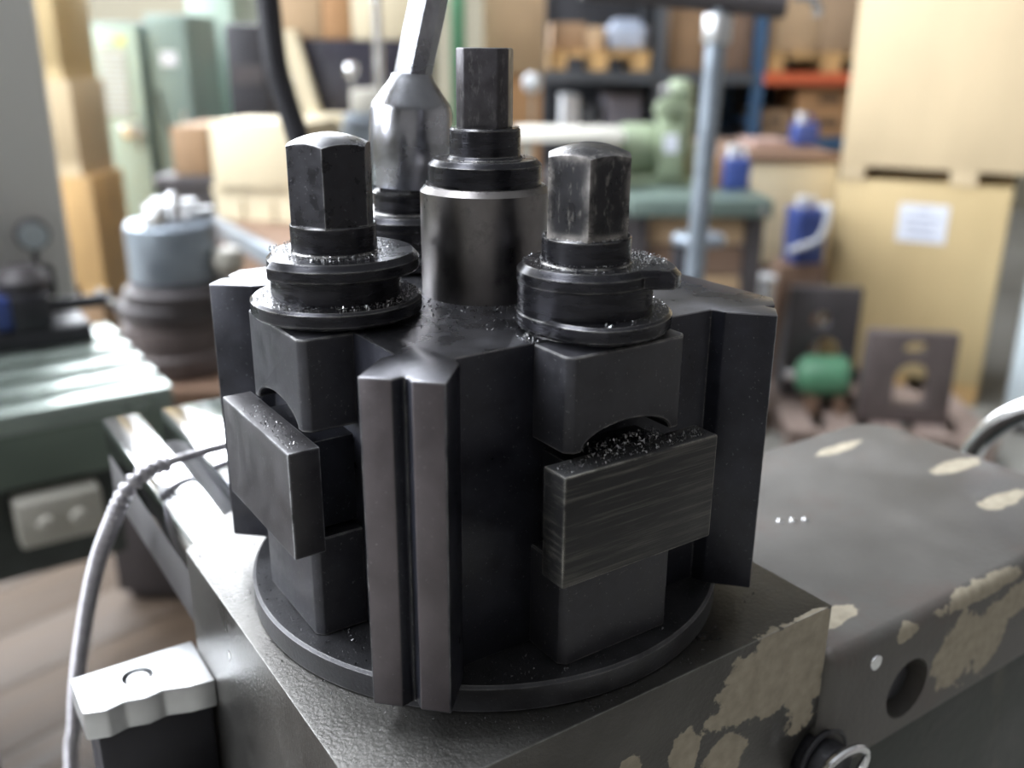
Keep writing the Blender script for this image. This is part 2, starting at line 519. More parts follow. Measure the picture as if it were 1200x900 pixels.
def window(i, axis, pos, b0, b1, z0, z1, nx, nz):
    e = 0.06
    sgn = 1 if pos > 0 else -1
    mid = pos + sgn * 0.12
    mb = MB()
    def bar(p0, p1, q0, q1):
        if axis == 'y':
            mb.box(p0, p1, mid - .04, mid + .04, q0, q1)
        else:
            mb.box(mid - .04, mid + .04, p0, p1, q0, q1)
    bar(b0, b1, z0, z0 + e); bar(b0, b1, z1 - e, z1)
    for k in range(nx + 1):
        c = b0 + e / 2 + (b1 - b0 - e) * k / nx
        bar(c - e / 2, c + e / 2, z0 + e, z1 - e)
    for k in range(1, nz):
        c = z0 + (z1 - z0) * k / nz
        bar(b0 + e, b1 - e, c - e / 2, c + e / 2)
    f = struct(mb.build('window_%d' % i, m_frame, None, 0))
    for a in range(nx):
        for b in range(nz):
            p0 = b0 + (b1 - b0) * a / nx; p1 = b0 + (b1 - b0) * (a + 1) / nx
            q0 = z0 + (z1 - z0) * b / nz; q1 = z0 + (z1 - z0) * (b + 1) / nz
            g = MB()
            if axis == 'y':
                g.box(p0, p1, mid - .004, mid + .004, q0, q1)
            else:
                g.box(mid - .004, mid + .004, p0, p1, q0, q1)
            g.build('pane', m_glass, f, 0)
    if axis == 'y':
        portal(((b0 + b1) / 2, pos, (z0 + z1) / 2), b1 - b0, z1 - z0, (0, -sgn, 0))
    else:
        portal((pos, (b0 + b1) / 2, (z0 + z1) / 2), b1 - b0, z1 - z0, (-sgn, 0, 0))
wi = 1
for b0, b1, z0, z1 in back_open:
    window(wi, 'y', Y1, b0, b1, z0, z1, 4, 3); wi += 1
for b0, b1, z0, z1 in left_open:
    window(wi, 'x', X0, b0, b1, z0, z1, 3, 3); wi += 1
for x0, x1, y0, y1 in added_skylights:
    mb = MB()
    n = int(round(y1 - y0))
    for k in range(n + 1):
        c = y0 + 0.03 + (y1 - y0 - 0.06) * k / n
        mb.box(x0, x1, c - .03, c + .03, H + .05, H + .15)
    mb.box(x0, x0 + .06, y0, y1, H + .05, H + .15).box(x1 - .06, x1, y0, y1, H + .05, H + .15)
    f = struct(mb.build('window_%d' % wi, m_frame, None, 0)); wi += 1  # frame of the added skylight, out of view
    for k in range(n):
        MB().box(x0, x1, y0 + (y1 - y0) * k / n, y0 + (y1 - y0) * (k + 1) / n, H + .09, H + .10).build('pane', m_glass, f, 0)
    portal(((x0 + x1) / 2, (y0 + y1) / 2, H), x1 - x0, y1 - y0, (0, 0, -1))


# ------------------------------------------------------------------ lathe tool slide (mm in the machine's axes; z = 0 at the tool post's top)
def mm(zoff):
    return MB(0.001, (0, 0, zoff))
def arc(cx, cy, r, a0, a1, n):
    return [(cx + r * math.cos(a0 + (a1 - a0) * i / n), cy + r * math.sin(a0 + (a1 - a0) * i / n)) for i in range(n + 1)]
SB = 200.0
slide = thing('lathe_tool_slide', 'grey worn lathe tool slide with chipped paint carrying the black tool post', 'machine slide', (0, 0, TOP - SB / 1000), TH)
poly = [(-65.7, -65), (63.5, -65), (63.5, 56.5)] + arc(0, 0, 85, R(41.7), R(140.6), 20) + [(-65.7, 53.9)]
o = mm(SB).prism(poly, -200, -77.4).build('slide_block', m_slide, slide, 30, 0.0014, 3)
cut(o, [MB(0.001, (0, 0, SB)).cyl((65, -70, -125), (65, -52, -125), 10.5, 40)])
ext = mm(SB).prism([(63.6, -68), (222, -68), (222, 20)] + arc(204, 20, 18, 0, R(90), 8)[1:] + [(63.6, 38)], -133, -92).build('rear_casting', m_cast, slide, 30, 0.004, 4)
cut(ext, [MB(0.001, (0, 0, SB)).cyl((100, -80, -116), (100, -58, -116), 9.5, 40)])
cut(ext, [MB(0.001, (0, 0, SB)).prism([(70, -110), (79, -110), (79, -66.5), (77, -62.5), (72, -60), (62, -60), (62, -110)], -134, -97)])
mm(SB).cyl((100, -64, -116), (100, -57, -116), 6.2, 24).build('socket_screw', m_dkmetal, ext, 30, 0.0006)
mm(SB).box(40, 222, -62, 30, -200, -133).build('lower_casting', m_green_dk, slide, 30, 0.002)
mm(SB).box(-62, 62, 52, 177, -112, -93).build('way_body', m_waybody, slide, 30, 0.001)
for x0, x1 in ((-62.3, -48.3), (-40.5, -14), (-6.5, 20), (28, 62)):
    mm(SB).box(x0, x1, 50, 178, -93, -79).build('way_strip', m_way, slide, 30, 0.001)
# clamp bolt with spring ring in the side of the block
bo = mm(SB).cyl((65, -72, -125), (65, -54, -125), 7.0, 32).build('clamp_bolt', m_dkmetal, slide, 30, 0.0008)
mm(SB).torus((65, -67.5, -125), (0, 1, 0), 9.0, 0.9, 48, 10).build('spring_ring', m_dkmetal, bo)
mm(SB).torus((65, -73.5, -124.5), (0.12, 1, 0.2), 8.6, 1.2, 48, 10).build('chrome_clip', m_chrome, bo)
for i, (x, y, r) in enumerate(((112, -8, 1.2), (116, -10, 1.2), (120, -12, 1.2))):
    mm(SB).lathe([(r, -92.2), (r, -91.7), (r * .6, -91.2)], x, y, 16).build('oil_nipple', m_chrome, slide)
mm(SB).cyl((82, -68.6, -100), (82, -66, -100), 2.4, 20).build('grub_screw', m_chrome, slide, 30, 0.0004)
# bracket on the left flank
wav = [(-99.6, 42), (-94, 39.8), (-89, 41.0), (-84, 39.4), (-79, 40.3), (-73, 38), (-65.8, 37), (-65.8, 59.7), (-99.6, 59.7)]
br = mm(SB).prism(wav, -119, -110).build('bracket_plate', m_alu, slide, 30, 0.0008)
cut(br, [MB(0.001, (0, 0, SB)).cyl((-83.5, 50.5, -113), (-83.5, 50.5, -100), 4.2, 32)])
mm(SB).lathe([(3.4, -114), (3.4, -111.2), (2.8, -110.6)], -83.5, 50.5, 24).build('screw', m_alu, br, 30)
mm(SB).box(-97, -65.8, 42, 59, -150, -119).build('bracket_block', m_dkmetal, slide, 30, 0.0015)
mm(SB).box(-99, -65.8, 28, 56, -200, -150).build('bracket_foot', m_dkmetal, slide, 30, 0.004)

bed = thing('lathe_bed', 'dark green lathe bed standing under the tool slide', 'machine bed', (0, 0, 0), TH)
MB().box(-0.05, 0.30, -0.06, 0.05, 0.78, 1.0).build('carriage', m_green_dk, bed, 30, 0.006)
MB().box(-0.045, 1.0, -0.05, 0.05, 0.62, 0.78).build('bed_rail', m_waybody, bed, 30, 0.006)
MB().box(-0.04, 0.95, -0.045, 0.045, 0.0, 0.62).build('pedestal', m_green_dk, bed, 30, 0.01)

hw = thing('handwheel', 'chrome rimmed handwheel at the end of the grey casting', 'handwheel', (*frame_to_world(0.225, -0.06), TOP - 0.2), TH)
hwm = lambda: MB(0.001, (-225, 60, 200))
hwm().torus((252, -46, -124), (1, 0, 0), 56, 5, 72, 16).build('rim', m_chrome, hw)
hwm().cyl((222.5, -46, -124), (260, -46, -124), 11, 32).build('hub', m_dkmetal, hw, 30, 0.001)
for k in range(3):
    a = R(90 + 120 * k)
    hwm().cyl((252, -46 + 9 * math.cos(a), -124 + 9 * math.sin(a)), (252, -46 + 54 * math.cos(a), -124 + 54 * math.sin(a)), 4, 14).build('spoke', m_dkmetal, hw)

# ------------------------------------------------------------------ tool post
PB = 77.4
post = thing('tool_post', 'black quick change lathe tool post with grooved corner columns and clamp jaws', 'tool post', (0, 0, TOP - PB / 1000), TH)
def corner(sx, sy, order):
    """one column's outline, from the wall of the y-side to the wall of the x-side"""
    pts = [(34.5, 43), (35.3, 46.5), (43.3, 55)]
    ux, uy = 0.7071, -0.7071
    cx = cy = 49.15
    for t, d in ((-1.85, 0), (-0.4, 2.2), (0.4, 2.2), (1.85, 0)):
        pts.append((cx + ux * t - 0.7071 * d, cy + uy * t - 0.7071 * d))
    pts += [(55, 43.3), (46.5, 35.3), (43, 34.5)]
    pts = [(sx * x, sy * y) for x, y in pts]
    return pts if order else pts[::-1]
front = corner(-1, -1, False)       # from x-wall to y-wall: counterclockwise
right = corner(1, -1, True)[:8]     # from y-wall out to the far corner
left = corner(-1, 1, True)[2:]      # from the far corner to the x-wall
outline = front + right + [(55, 43.3), (43.3, 55)] + left
mm(PB).prism(outline, -70.7, 0).build('body', m_oxtop, post, 30, 0.0006, 2, None, [(m_top, lambda n, c_: n.z > 0.3), (m_colface, lambda n, c_: abs(n.z) < 0.3 and abs(c_.x + c_.y) > 0.0945 and n.x < -0.5 and n.y < -0.5)])
mm(PB).lathe([(60.3, -77.4), (61.2, -76.9), (61.2, -71.4), (60.5, -70.7)], n=160).build('base_disc', m_disc, post, 30)

def bev_vertical(bm):
    es = [e for e in bm.edges if abs(e.verts[0].co.z - e.verts[1].co.z) > 0.004 and max(abs(e.verts[0].co.x), abs(e.verts[0].co.y)) > 0.0545
          and abs(e.verts[0].co.x - e.verts[1].co.x) < 1e-5 and abs(e.verts[0].co.y - e.verts[1].co.y) < 1e-5]
    bmesh.ops.bevel(bm, geom=es, offset=0.0016, offset_type='OFFSET', segments=1, profile=0.5, affect='EDGES')
def station(rz, m_clamp):
    """the jaw, the clamp and the lower block of one side; built for the -y side, then turned"""
    a = [(-15.7, -0.3), (-15.7, -20.8), (-12, -20.8)] + [(12 * math.sin(t), -20.8 + 4.6 * math.cos(t)) for t in
                                                       [R(-80 + 160 * i / 14) for i in range(15)]] + [(12, -20.8), (15.7, -20.8), (15.7, -0.3)]
    out = []
    out.append(mm(PB).prism_y(a, -55, -42.5).build('upper_jaw', m_jaw, post, 30, 0.0003, 1, bev_vertical))
    out.append(mm(PB).box(-15.7, 15.7, -55, -42.5, -70.7, -46).build('lower_block', m_jaw, post, 30, 0.0003, 1, bev_vertical))
    k = mm(PB).box(-20.7, 20.7, -61, -53.8, -46.6, -22).build('clamp', m_clamp, post, 30, 0.0005, 2)
    mm(PB).box(-13, 13, -53.8, -42.5, -45, -24).build('clamp_stem', m_ox, k, 30, 0.0004)
    out.append(k)
    for q in out:
        q.rotation_euler = (0, 0, rz)
station(0, m_clampR)
station(R(-90), m_clampL)

def hexhead(mb, cx, cy, r, z0, ztop, rs, rot, n=10):
    """six flats under a domed top"""
    out = []
    for k in range(6):
        a, b = rot + R(60 * k), rot + R(60 * (k + 1))
        pa, pb = (r * math.cos(a), r * math.sin(a)), (r * math.cos(b), r * math.sin(b))
        out += [(pa[0] + (pb[0] - pa[0]) * i / n, pa[1] + (pb[1] - pa[1]) * i / n) for i in range(n)]
    zf = lambda q, x, y: ztop - (q * q * (x * x + y * y)) / (2 * rs)
    rings = [[(cx + x, cy + y, z0) for x, y in out]]
    for q in (1.0, 0.97, 0.9, 0.8, 0.65, 0.45, 0.2):
        rings.append([(cx + x * q, cy + y * q, zf(q, x, y)) for x, y in out])
    return mb.rings(rings)
def lobes(base, steps):
    """outline: a circle of radius base with a raised arc [(a0, a1, r0, r1)] in world degrees"""
    def f(a):
        w = (math.degrees(a) + 34.206) % 360
        for a0, a1, r0, r1 in steps:
            d = (w - a0) % 360
            L = (a1 - a0) % 360 or 360
            if d <= L:
                r = r0 + (r1 - r0) * d / L
                k = min(1, d / 9, (L - d) / 9 if r1 > base + .5 else 1)
                k = k * k * (3 - 2 * k)
                return base + (r - base) * k
        return base
    return f
def cam_bolt(cx, cy, upper, lower, dz, head_mat, rot, hexz, doms, hr=9.45):
    b = mm(PB).lathe([(13, 0.05), (13, 1.5), (14.3, 1.6), (14.3, 10.9)], cx, cy, 72).build('cam_bolt', m_bolt, post, 30)
    mm(PB).polar(lower, [(0.5, 0.9), (0, 1.5), (0, 4.0), (0.7, 4.6)], cx, cy).build('lower_flange', m_bolt, b, 25)
    mm(PB).polar(upper, [(0.3, 10.4), (0, 10.7), (0, 12.9), (1.3, 14.3)], cx, cy).build('upper_flange', m_bolt, b, 25)
    mm(PB).lathe([(9.6, 14.3), (9.36, 14.7), (9.36, 19.8 + dz), (9.0, 20.1 + dz)], cx, cy, 64).build('collar', m_bolt, b, 30)
    hexhead(mm(PB), cx, cy, hr, 20 + dz, hexz, doms, rot).build('hex_head', head_mat, b, 20)
    return b
def nose(a):
    """outline of the flange with a straight fronted nose, in world degrees"""
    w_ = (math.degrees(a) + 34.206 + 180) % 360 - 180
    if -39.2 < w_ < -27.5:
        return 9.2 / math.sin(R(-w_))
    if -27.5 <= w_ < -14:
        return 19.9
    if -14 <= w_ < 62:
        return 19.9 + (14.5 - 19.9) * (w_ + 14) / 76
    return 14.5
def ramped(a):
    w_ = (math.degrees(a) + 34.206 + 180) % 360 - 180
    if -128 < w_ <= -80:
        return 14.6 + 3.9 * (w_ + 128) / 48
    if -80 < w_ <= 100:
        return 18.5
    if 100 < w_ <= 112:
        return 18.5 - 3.9 * (w_ - 100) / 12
    return 14.6
cam_bolt(0, -39.24, nose, ramped, -0.2, m_hexR, R(-93 - 34.2), 38.6, 16.5)
cam_bolt(-39.24, 0, lobes(14.8, [(-139, 95, 18.2, 18.6)]), lobes(18.9, []), 0.3, m_hexL, R(-89 - 34.2), 39.4, 16.7)
cam_bolt(0, 39.24, lobes(14.8, [(-60, 150, 18.2, 18.6)]), lobes(18.9, []), 0.0, m_hexL, R(-80 - 34.2), 36.0, 16.7, 8.9)

stud = mm(PB).lathe([(15.47, 0.0), (15.47, 24.6), (14.2, 26.0)], n=96).build('centre_stud', m_cyl, post, 30)
mm(PB).lathe([(13.4, 25.9), (13.4, 30.7), (12.2, 32.0)], n=80).build('washer', m_bolt, stud, 30)
mm(PB).lathe([(9.2, 31.9), (8.4, 32.8), (8.3, 38.6), (7.9, 39.0)], n=64).build('collar', m_bolt, stud, 30)
sq = []
for k in range(4):
    a = R(90 * k - 8 - 34.2)
    for x, y in ((6.05, -4.0), (6.05, 4.0)):
        sq.append((x * math.cos(a) - y * math.sin(a), x * math.sin(a) + y * math.cos(a)))
mm(PB).prism(sq, 38.9, 56.5).build('square_head', m_sq, stud, 25, 0.0005, 2)

# ------------------------------------------------------------------ socket wrench on the hidden bolt
wx, wy = frame_to_world(0, 39.24)
wr = thing('socket_wrench', 'chrome socket wrench with bent shank stuck on the bolt behind the steel stud', 'wrench', (wx / 1000, wy / 1000, TOP + 0.0205))
wmb = lambda: MB(0.001, (0, 0, 0))
ax = Vector((0.05, 0.03, 1)).normalized()
p = [Vector((0.4, 0, 0.2)), Vector((0.4, 0, 0.8))]
prof = [(17.5, 2.0), (17.5, 10.0), (0.0, 10.0), (0.0, 10.8), (0.7, 11.2), (19.5, 11.0), (21.5, 10.4), (27.5, 5.9), (29, 5.3)]
wmb().tube([Vector((0.5, 0, 0.6)) + ax * z for z, r in prof], [r for z, r in prof], 48).build('socket', m_wrench, wr, 40)
neck = Vector((0.5, 0, 0.6)) + ax * 28
pts = spline([neck, neck + Vector((3.6, 1.5, 15)), neck + Vector((10, 5, 40)), neck + Vector((30, 18, 90)), neck + Vector((60, 40, 150))], 8)
wmb().tube(pts, 5.0, 8).build('shank', m_wrench, wr, 20)
wmb().tube([pts[-1], pts[-1] + Vector((6, 4, 12)), pts[-1] + Vector((40, 26, 80))], [7, 8.5, 8.5], 24).build('grip', m_black, wr, 40)

# ------------------------------------------------------------------ conduit, cable, pipe
cd = thing('flexible_conduit', 'thin ribbed grey metal conduit bending over the ground way strips', 'conduit', (0, 0, 0))
W3 = lambda x, y, z: Vector((x / 1000, y / 1000, TOP + z / 1000))
MB().tube(spline([W3(-60, 112, -77), W3(-80, 92, -76.5), W3(-94, 78, -75.5), W3(-104, 66, -74.5), W3(-110, 53, -73)], 8), 0.0015, 12).build('inner_tube', m_conduit, cd)
path = spline([W3(-107, 57, -73), W3(-110, 52, -72.5), W3(-115, 44.5, -76), W3(-124, 49, -91), W3(-139, 65, -116), W3(-153, 79, -146), W3(-166, 90, -181),
               W3(-178, 103, -216), W3(-189, 114, -251), W3(-215, 135, -400), W3(-235, 150, -700), W3(-240, 152, -1000), W3(-260, 160, -1196)], 12)
rs_ = resample(path, 0.0003)
MB().tube(rs_, [0.0024 + 0.0007 * math.cos(i * math.pi * 2 / 11) for i in range(len(rs_))], 12).build('ribbed_sleeve', m_conduit, cd, 60)

tag(MB().tube(spline([(-0.215, 0.60, 6.4), (-0.205, 0.58, 3.0), (-0.188, 0.555, 1.6), (-0.1835, 0.55, 1.35), (-0.182, 0.55, 1.292), (-0.179, 0.55, 1.244), (-0.169, 0.55, 1.203),
                      (-0.158, 0.55, 1.166), (-0.135, 0.54, 1.11), (-0.10, 0.50, 1.03), (-0.06, 0.44, 0.92), (-0.05, 0.36, 0.80), (-0.04, 0.3, 0.5), (-0.04, 0.3, 0.01)], 10), 0.0092, 20).build(
    'hanging_cable', m_black), 'thick black cable curving down behind the black hexagon bolt', 'cable')

pst = thing('pipe_stand', 'grey galvanised pipe stand with a clamp and cross bar above the bench', 'pipe', (0.285, 1.2, 0.0))
MB(1, (-0.285, -1.2, 0)).cyl((0.265, 1.2, 0.012), (0.2935, 1.2, 1.31), 0.0145, 28).build('pole', m_pipe, pst)
MB(1, (-0.285, -1.2, 0)).cyl((0.293, 1.2, 1.272), (0.294, 1.2, 1.312), 0.0205, 28).build('coupling', m_alu, pst, 30, 0.004)
MB(1, (-0.285, -1.2, 0)).cyl((0.10, 1.2, 1.345), (0.385, 1.2, 1.322), 0.016, 24).build('cross_bar', m_irondk, pst)
MB(1, (-0.285, -1.2, 0)).tube(spline([(0.395, 1.19, 1.335), (0.412, 1.185, 1.334), (0.425, 1.18, 1.322), (0.426, 1.18, 1.308)], 6), 0.006, 14).build('hook', m_chrome, pst)
MB(1, (-0.285, -1.2, 0)).cyl((0.293, 1.2, 1.308), (0.293, 1.2, 1.335), 0.012, 20).build('stub', m_pipe, pst)
MB(1, (-0.285, -1.2, 0)).lathe([(0.12, 0), (0.12, 0.01), (0.03, 0.014)], 0.265, 1.2, 32).build('foot_plate', m_irondk, pst)

# ------------------------------------------------------------------ milling machine on the left
def ML(x, y):
    return frame_to_world(x, y)
mill = thing('milling_machine', 'green milling machine with slotted table and tall plain grey column', 'milling machine', (0, 0, 0), TH)
MB().box(-0.8, -0.22, 1.25, 1.8, 0.0, 0.70).build('base', m_green_dk, mill, 30, 0.012)
MB().box(-0.7, 0.105, 1.25, 1.8, 0.70, 1.48).build('column', m_grey, mill, 30, 0.012)
MB().box(-0.95, 0.125, 0.855, 1.175, 0.815, 0.876).build('table', m_mill, mill, 30, 0.004)
ys = [0.855, 0.897, 0.915, 0.957, 0.978, 1.020, 1.041, 1.083, 1.101, 1.175]
for a, b in zip(ys[::2], ys[1::2]):
    MB().box(-0.95, 0.125, a, b, 0.876, 0.9).build('table_rib', m_millway, mill, 30, 0.002)
MB().box(-0.62, 0.06, 0.875, 1.248, 0.70, 0.813).build('saddle', m_green_dk, mill, 30, 0.006)
MB().box(-0.6, -0.2, 0.95, 1.249, 0.0, 0.70).build('knee', m_green_dk, mill, 30, 0.01)
sb = MB().box(-0.052, 0.034, 0.835, 0.874, 0.752, 0.806).build('switch_box', m_ltgrey, mill, 30, 0.005)
for x in (-0.025, 0.008):
    MB().cyl((x, 0.836, 0.779), (x, 0.824, 0.779), 0.009, 20).build('switch_knob', m_ltgrey, sb, 30, 0.002)
ck = MB().cyl((-0.14, 0.66, 0.60), (-0.14, 0.66, 0.895), 0.026, 24).build('crank_handle', m_dkmetal, mill, 30, 0.006)
MB().cyl((-0.14, 0.66, 0.62), (-0.14, 0.90, 0.62), 0.02, 20).build('crank_shaft', m_dkmetal, ck)

def vise():
    x, y = frame_to_world(0.0, 1.12)
    v = thing('machine_vise', 'small black machine vise sitting on the slotted green table', 'vise', (x, y, 0.9004), TH)
    MB().box(-0.10, 0.09, -0.04, 0.045, 0, 0.025).build('base', m_dkmetal, v, 30, 0.004)
    MB().box(-0.10, -0.06, -0.04, 0.04, 0.025, 0.075).build('fixed_jaw', m_dkmetal, v, 30, 0.005)
    MB().box(0.0, 0.045, -0.04, 0.04, 0.025, 0.07).build('moving_jaw', m_dkmetal, v, 30, 0.005)
    MB().box(-0.02, 0.0, -0.038, 0.038, 0.03, 0.068).build('jaw_plate', m_blue, v, 30, 0.002)
    MB().cyl((0.045, 0, 0.045), (0.125, 0, 0.045), 0.009, 16).build('screw', m_dkmetal, v)
    MB().cyl((0.118, -0.05, 0.045), (0.118, 0.05, 0.045), 0.005, 12).build('handle', m_chrome, v)
    MB().lathe([(0.03, 0.07), (0.034, 0.085), (0.02, 0.10)], 0.02, 0.0, 24).build('swivel', m_irondk, v)
vise()
dg_ = thing('dial_gauge', 'round grey dial gauge on a thin stand in front of the grey column', 'dial gauge', (-0.641, 1.039, 0.9), TH)
MB().box(-0.02, 0.02, 0.0, 0.028, 0.035, 0.075).build('magnet_base', m_dkmetal, dg_, 30, 0.003)
MB().cyl((0, 0.004, 0.04), (0, 0.004, 0.11), 0.004, 12).build('stand', m_dkmetal, dg_)
gf = MB().cyl((0.0, 0.006, 0.124), (0.0, -0.008, 0.121), 0.022, 32).build('case', m_irondk, dg_, 30, 0.002)
MB().cyl((0.0, -0.0075, 0.121), (0.0, -0.0095, 0.1205), 0.0185, 32).build('dial_face', m_panelblue, gf)

# ------------------------------------------------------------------ chuck on its stand
st = thing('wooden_stand', 'brown wooden block stand under the rotary table', 'stand', (-0.785, 1.9, 0))
for k in range(4):
    MB().box(-0.16, 0.16, -0.16 + 0.08 * k + .002, -0.08 + 0.08 * k - .002, 0.51, 0.55).build('board', m_brown, st, 30, 0.003)
MB().box(-0.15, 0.15, -0.15, 0.15, 0.03, 0.51).build('body', m_irondk, st, 30, 0.006)
MB().box(-0.13, 0.13, -0.13, 0.13, 0.0, 0.03).build('plinth', m_irondk, st, 0)
rt_ = thing('rotary_table', 'dark stepped round rotary table carrying the grey chuck', 'rotary table', (-0.78, 1.9, 0.55))
MB().lathe([(0.118, 0), (0.122, 0.01), (0.122, 0.05), (0.112, 0.058), (0.112, 0.075), (0.118, 0.08), (0.118, 0.115), (0.108, 0.12), (0.108, 0.135)], n=64).build('base', m_iron, rt_, 30)
MB().lathe([(0.120, 0.135), (0.122, 0.14), (0.122, 0.165), (0.118, 0.17)], n=64).build('top_plate', m_irondk, rt_, 30)
MB().cyl((-0.10, -0.06, 0.08), (-0.14, -0.085, 0.08), 0.018, 20).build('handle_boss', m_irondk, rt_, 30, 0.003)
ch = thing('lathe_chuck', 'grey round chuck with bright jaws on the rotary table', 'chuck', (-0.765, 1.9, 0.72))
MB().lathe([(0.115, 0), (0.118, 0.006), (0.118, 0.028), (0.103, 0.036), (0.103, 0.048)], n=72).build('flange', m_irondk, ch, 30)
MB().lathe([(0.098, 0.048), (0.100, 0.052), (0.100, 0.170), (0.095, 0.176)], n=72).build('body', m_pipe, ch, 30)
for k in range(3):
    a = R(20 + 120 * k)
    MB().box(0.028, 0.092, -0.014, 0.014, 0.176, 0.205).box(0.028, 0.058, -0.014, 0.014, 0.205, 0.222).build('jaw', m_alu, ch, 30, 0.002).rotation_euler = (0, 0, a)
MB().lathe([(0.022, 0.176), (0.022, 0.20), (0.012, 0.235), (0.006, 0.24)], 0.01, 0, 24).build('centre', m_chrome, ch, 40)
MB().lathe([(0.018, 0.058), (0.034, 0.075), (0.036, 0.095), (0.028, 0.118), (0.01, 0.124)], 0.128, -0.02, 24).build('lug', m_ltgrey, ch, 40)

# ------------------------------------------------------------------ boxes, cartons, crates
def carton(name, label, x0, x1, y0, y1, z0, z1, m, rz=0.0, group=None, tape=True, cat='carton', prints=False):
    t = thing(name, label, cat, ((x0 + x1) / 2, (y0 + y1) / 2, z0), rz, group)
    w, d, h = (x1 - x0) / 2, (y1 - y0) / 2, z1 - z0
    MB().box(-w, w, -d, d, 0, h - .004).build('box', m, t, 30, 0.004)
    for s in (-1, 1):
        MB().box(-w + .002, w - .002, min(s * .002, s * (d - .002)), max(s * .002, s * (d - .002)), h - .004, h).build('flap', m, t, 0)
    if prints:
        MB().box(-w * .35, w * .35, -d - .002, -d, h * .45, h * .75).build('printed_mark', m_printdk, t, 0)
    return t
def pallet(label, cx, cy, z0, w, d, rz=0.0, m=None, group=None):
    t = thing('pallet', label, 'pallet', (cx, cy, z0), rz, group)
    m = m or m_timber
    for k in range(5):
        x = -w / 2 + (w - .09) * k / 4
        MB().box(x, x + .09, -d / 2, d / 2, 0.082, 0.10).build('deck_board', m, t, 0)
    for x in (-w / 2 + .05, 0, w / 2 - .05):
        for y in (-d / 2 + .05, 0, d / 2 - .05):
            MB().box(x - .045, x + .045, y - .045, y + .045, 0.0, 0.064).build('block', m, t, 0)
    for y in (-d / 2 + .05, 0, d / 2 - .05):
        MB().box(-w / 2, w / 2, y - .045, y + .045, 0.064, 0.082).build('stringer', m, t, 0)
    return t
def crate(name, label, cx, cy, z0, w, d, h, rz, m, skid=0.08, corner_pos=None):
    t = thing(name, label, 'crate', (cx, cy, z0), rz)
    e = .018
    MB().box(0, w, 0, e, skid, h).build('side_panel', m, t, 30, 0.002)
    MB().box(0, w, d - e, d, skid, h).build('side_panel', m, t, 30, 0.002)
    MB().box(0, e, e + .001, d - e - .001, skid, h).build('side_panel', m, t, 30, 0.002)
    MB().box(w - e, w, e + .001, d - e - .001, skid, h).build('side_panel', m, t, 30, 0.002)
    MB().box(e + .001, w - e - .001, e + .001, d - e - .001, h - e, h).build('lid', m, t, 30, 0.002)
    MB().box(e + .001, w - e - .001, e + .001, d - e - .001, skid, skid + e).build('bottom', m, t, 30, 0.002)
    for x in (0.0, w / 2 - .045, w - .09):
        MB().box(x, x + .09, 0.002, d - .002, 0, skid).build('skid', m_timber if skid > .06 else m, t, 0)
    return t
rz = R(-28)
w = 0.60
fx, fy = 1.775 - w * math.cos(rz), 3.16 - w * math.sin(rz)
low = crate('plywood_crate', 'pale plywood crate with a white paper label, on the floor', fx, fy, 0, w, 0.5, 0.822, rz, m_plywood2)
pl = MB().box(0.235, 0.405, -0.003, 0.0, 0.605, 0.745).build('paper_label', m_paper, low, 0)
pl['label'] = 'white paper label with grey print'
for k, (a, b) in enumerate(((.30, .34), (.26, .38), (.265, .36), (.28, .37))):
    MB().box(a, b, -0.0045, -0.003, 0.715 - .028 * k, 0.722 - .028 * k).build('print_line', m_print, pl, 0)
upc = crate('plywood_crate', 'larger pale plywood crate stacked on top of the labelled crate', fx + 0.0, fy - 0.01, 0.822, 0.86, 0.5, 0.98, rz, m_plywood, 0.05)
cb = thing('steel_cabinet', 'pale blue white steel cabinet beside the plywood crates', 'cabinet', (1.75, 2.90, 0), R(-28))
MB().box(0, 0.6, 0, 0.4, 0.04, 0.6).build('body', m_panelblue, cb, 30, 0.006)
MB().box(0.03, 0.57, 0.03, 0.37, 0.0, 0.04).build('plinth', m_irondk, cb, 0)
dr = MB().box(0.02, 0.58, -0.018, -0.001, 0.07, 0.57).build('door', m_panelblue, cb, 30, 0.004)
MB().cyl((0.07, -0.028, 0.35), (0.07, -0.028, 0.45), 0.008, 12).build('handle', m_chrome, dr)

# angle plates on a pallet in front of the crates
pallet('low timber pallet under the two cast iron angle plates', 1.27, 2.87, 0.0, 0.66, 0.52, R(-6), K('dull pinkish timber', '#8d7c74', 0.7, 0, 0.1, 12))
def angle_plate(label, x0, x1, y, z0, z1, thick, depth, holes, m, rz):
    t = thing('angle_plate', label, 'angle plate', ((x0 + x1) / 2, y, z0), rz)
    w, h = (x1 - x0) / 2, z1 - z0
    o_ = MB().box(-w, w, 0, thick, 0, h).build('face_plate', m, t, 30, 0.006)
    cs = []
    for hx, hz, hw, hh, rnd in holes:
        k = MB()
        if rnd:
            k.rings([[(hx + hw * math.cos(2 * math.pi * i / 28), yy, hz + hh * math.sin(2 * math.pi * i / 28)) for i in range(28)] for yy in (-.05, thick + .05)])
        else:
            n = 14
            poly_ = [(hx - hw, hz - hh), (hx + hw, hz - hh)] + [(hx + hw * math.cos(math.pi * i / n), hz + hh * .3 + hw * math.sin(math.pi * i / n)) for i in range(n + 1)]
            k.prism_y(poly_, -.05, thick + .05)
        cs.append(k)
    cut(o_, cs)
    MB().box(-w, w, thick, thick + depth, 0, thick).build('foot', m, t, 30, 0.006)
    MB().add([(-w, thick, thick), (-w + .03, thick, thick), (-w + .03, thick, h * .95), (-w, thick, h * .95), (-w, thick + depth, thick), (-w + .03, thick + depth, thick)],
             [(0, 1, 2, 3), (0, 4, 5, 1), (3, 2, 5, 4), (0, 3, 4), (1, 5, 2)]).build('web', m, t, 0)
    return t
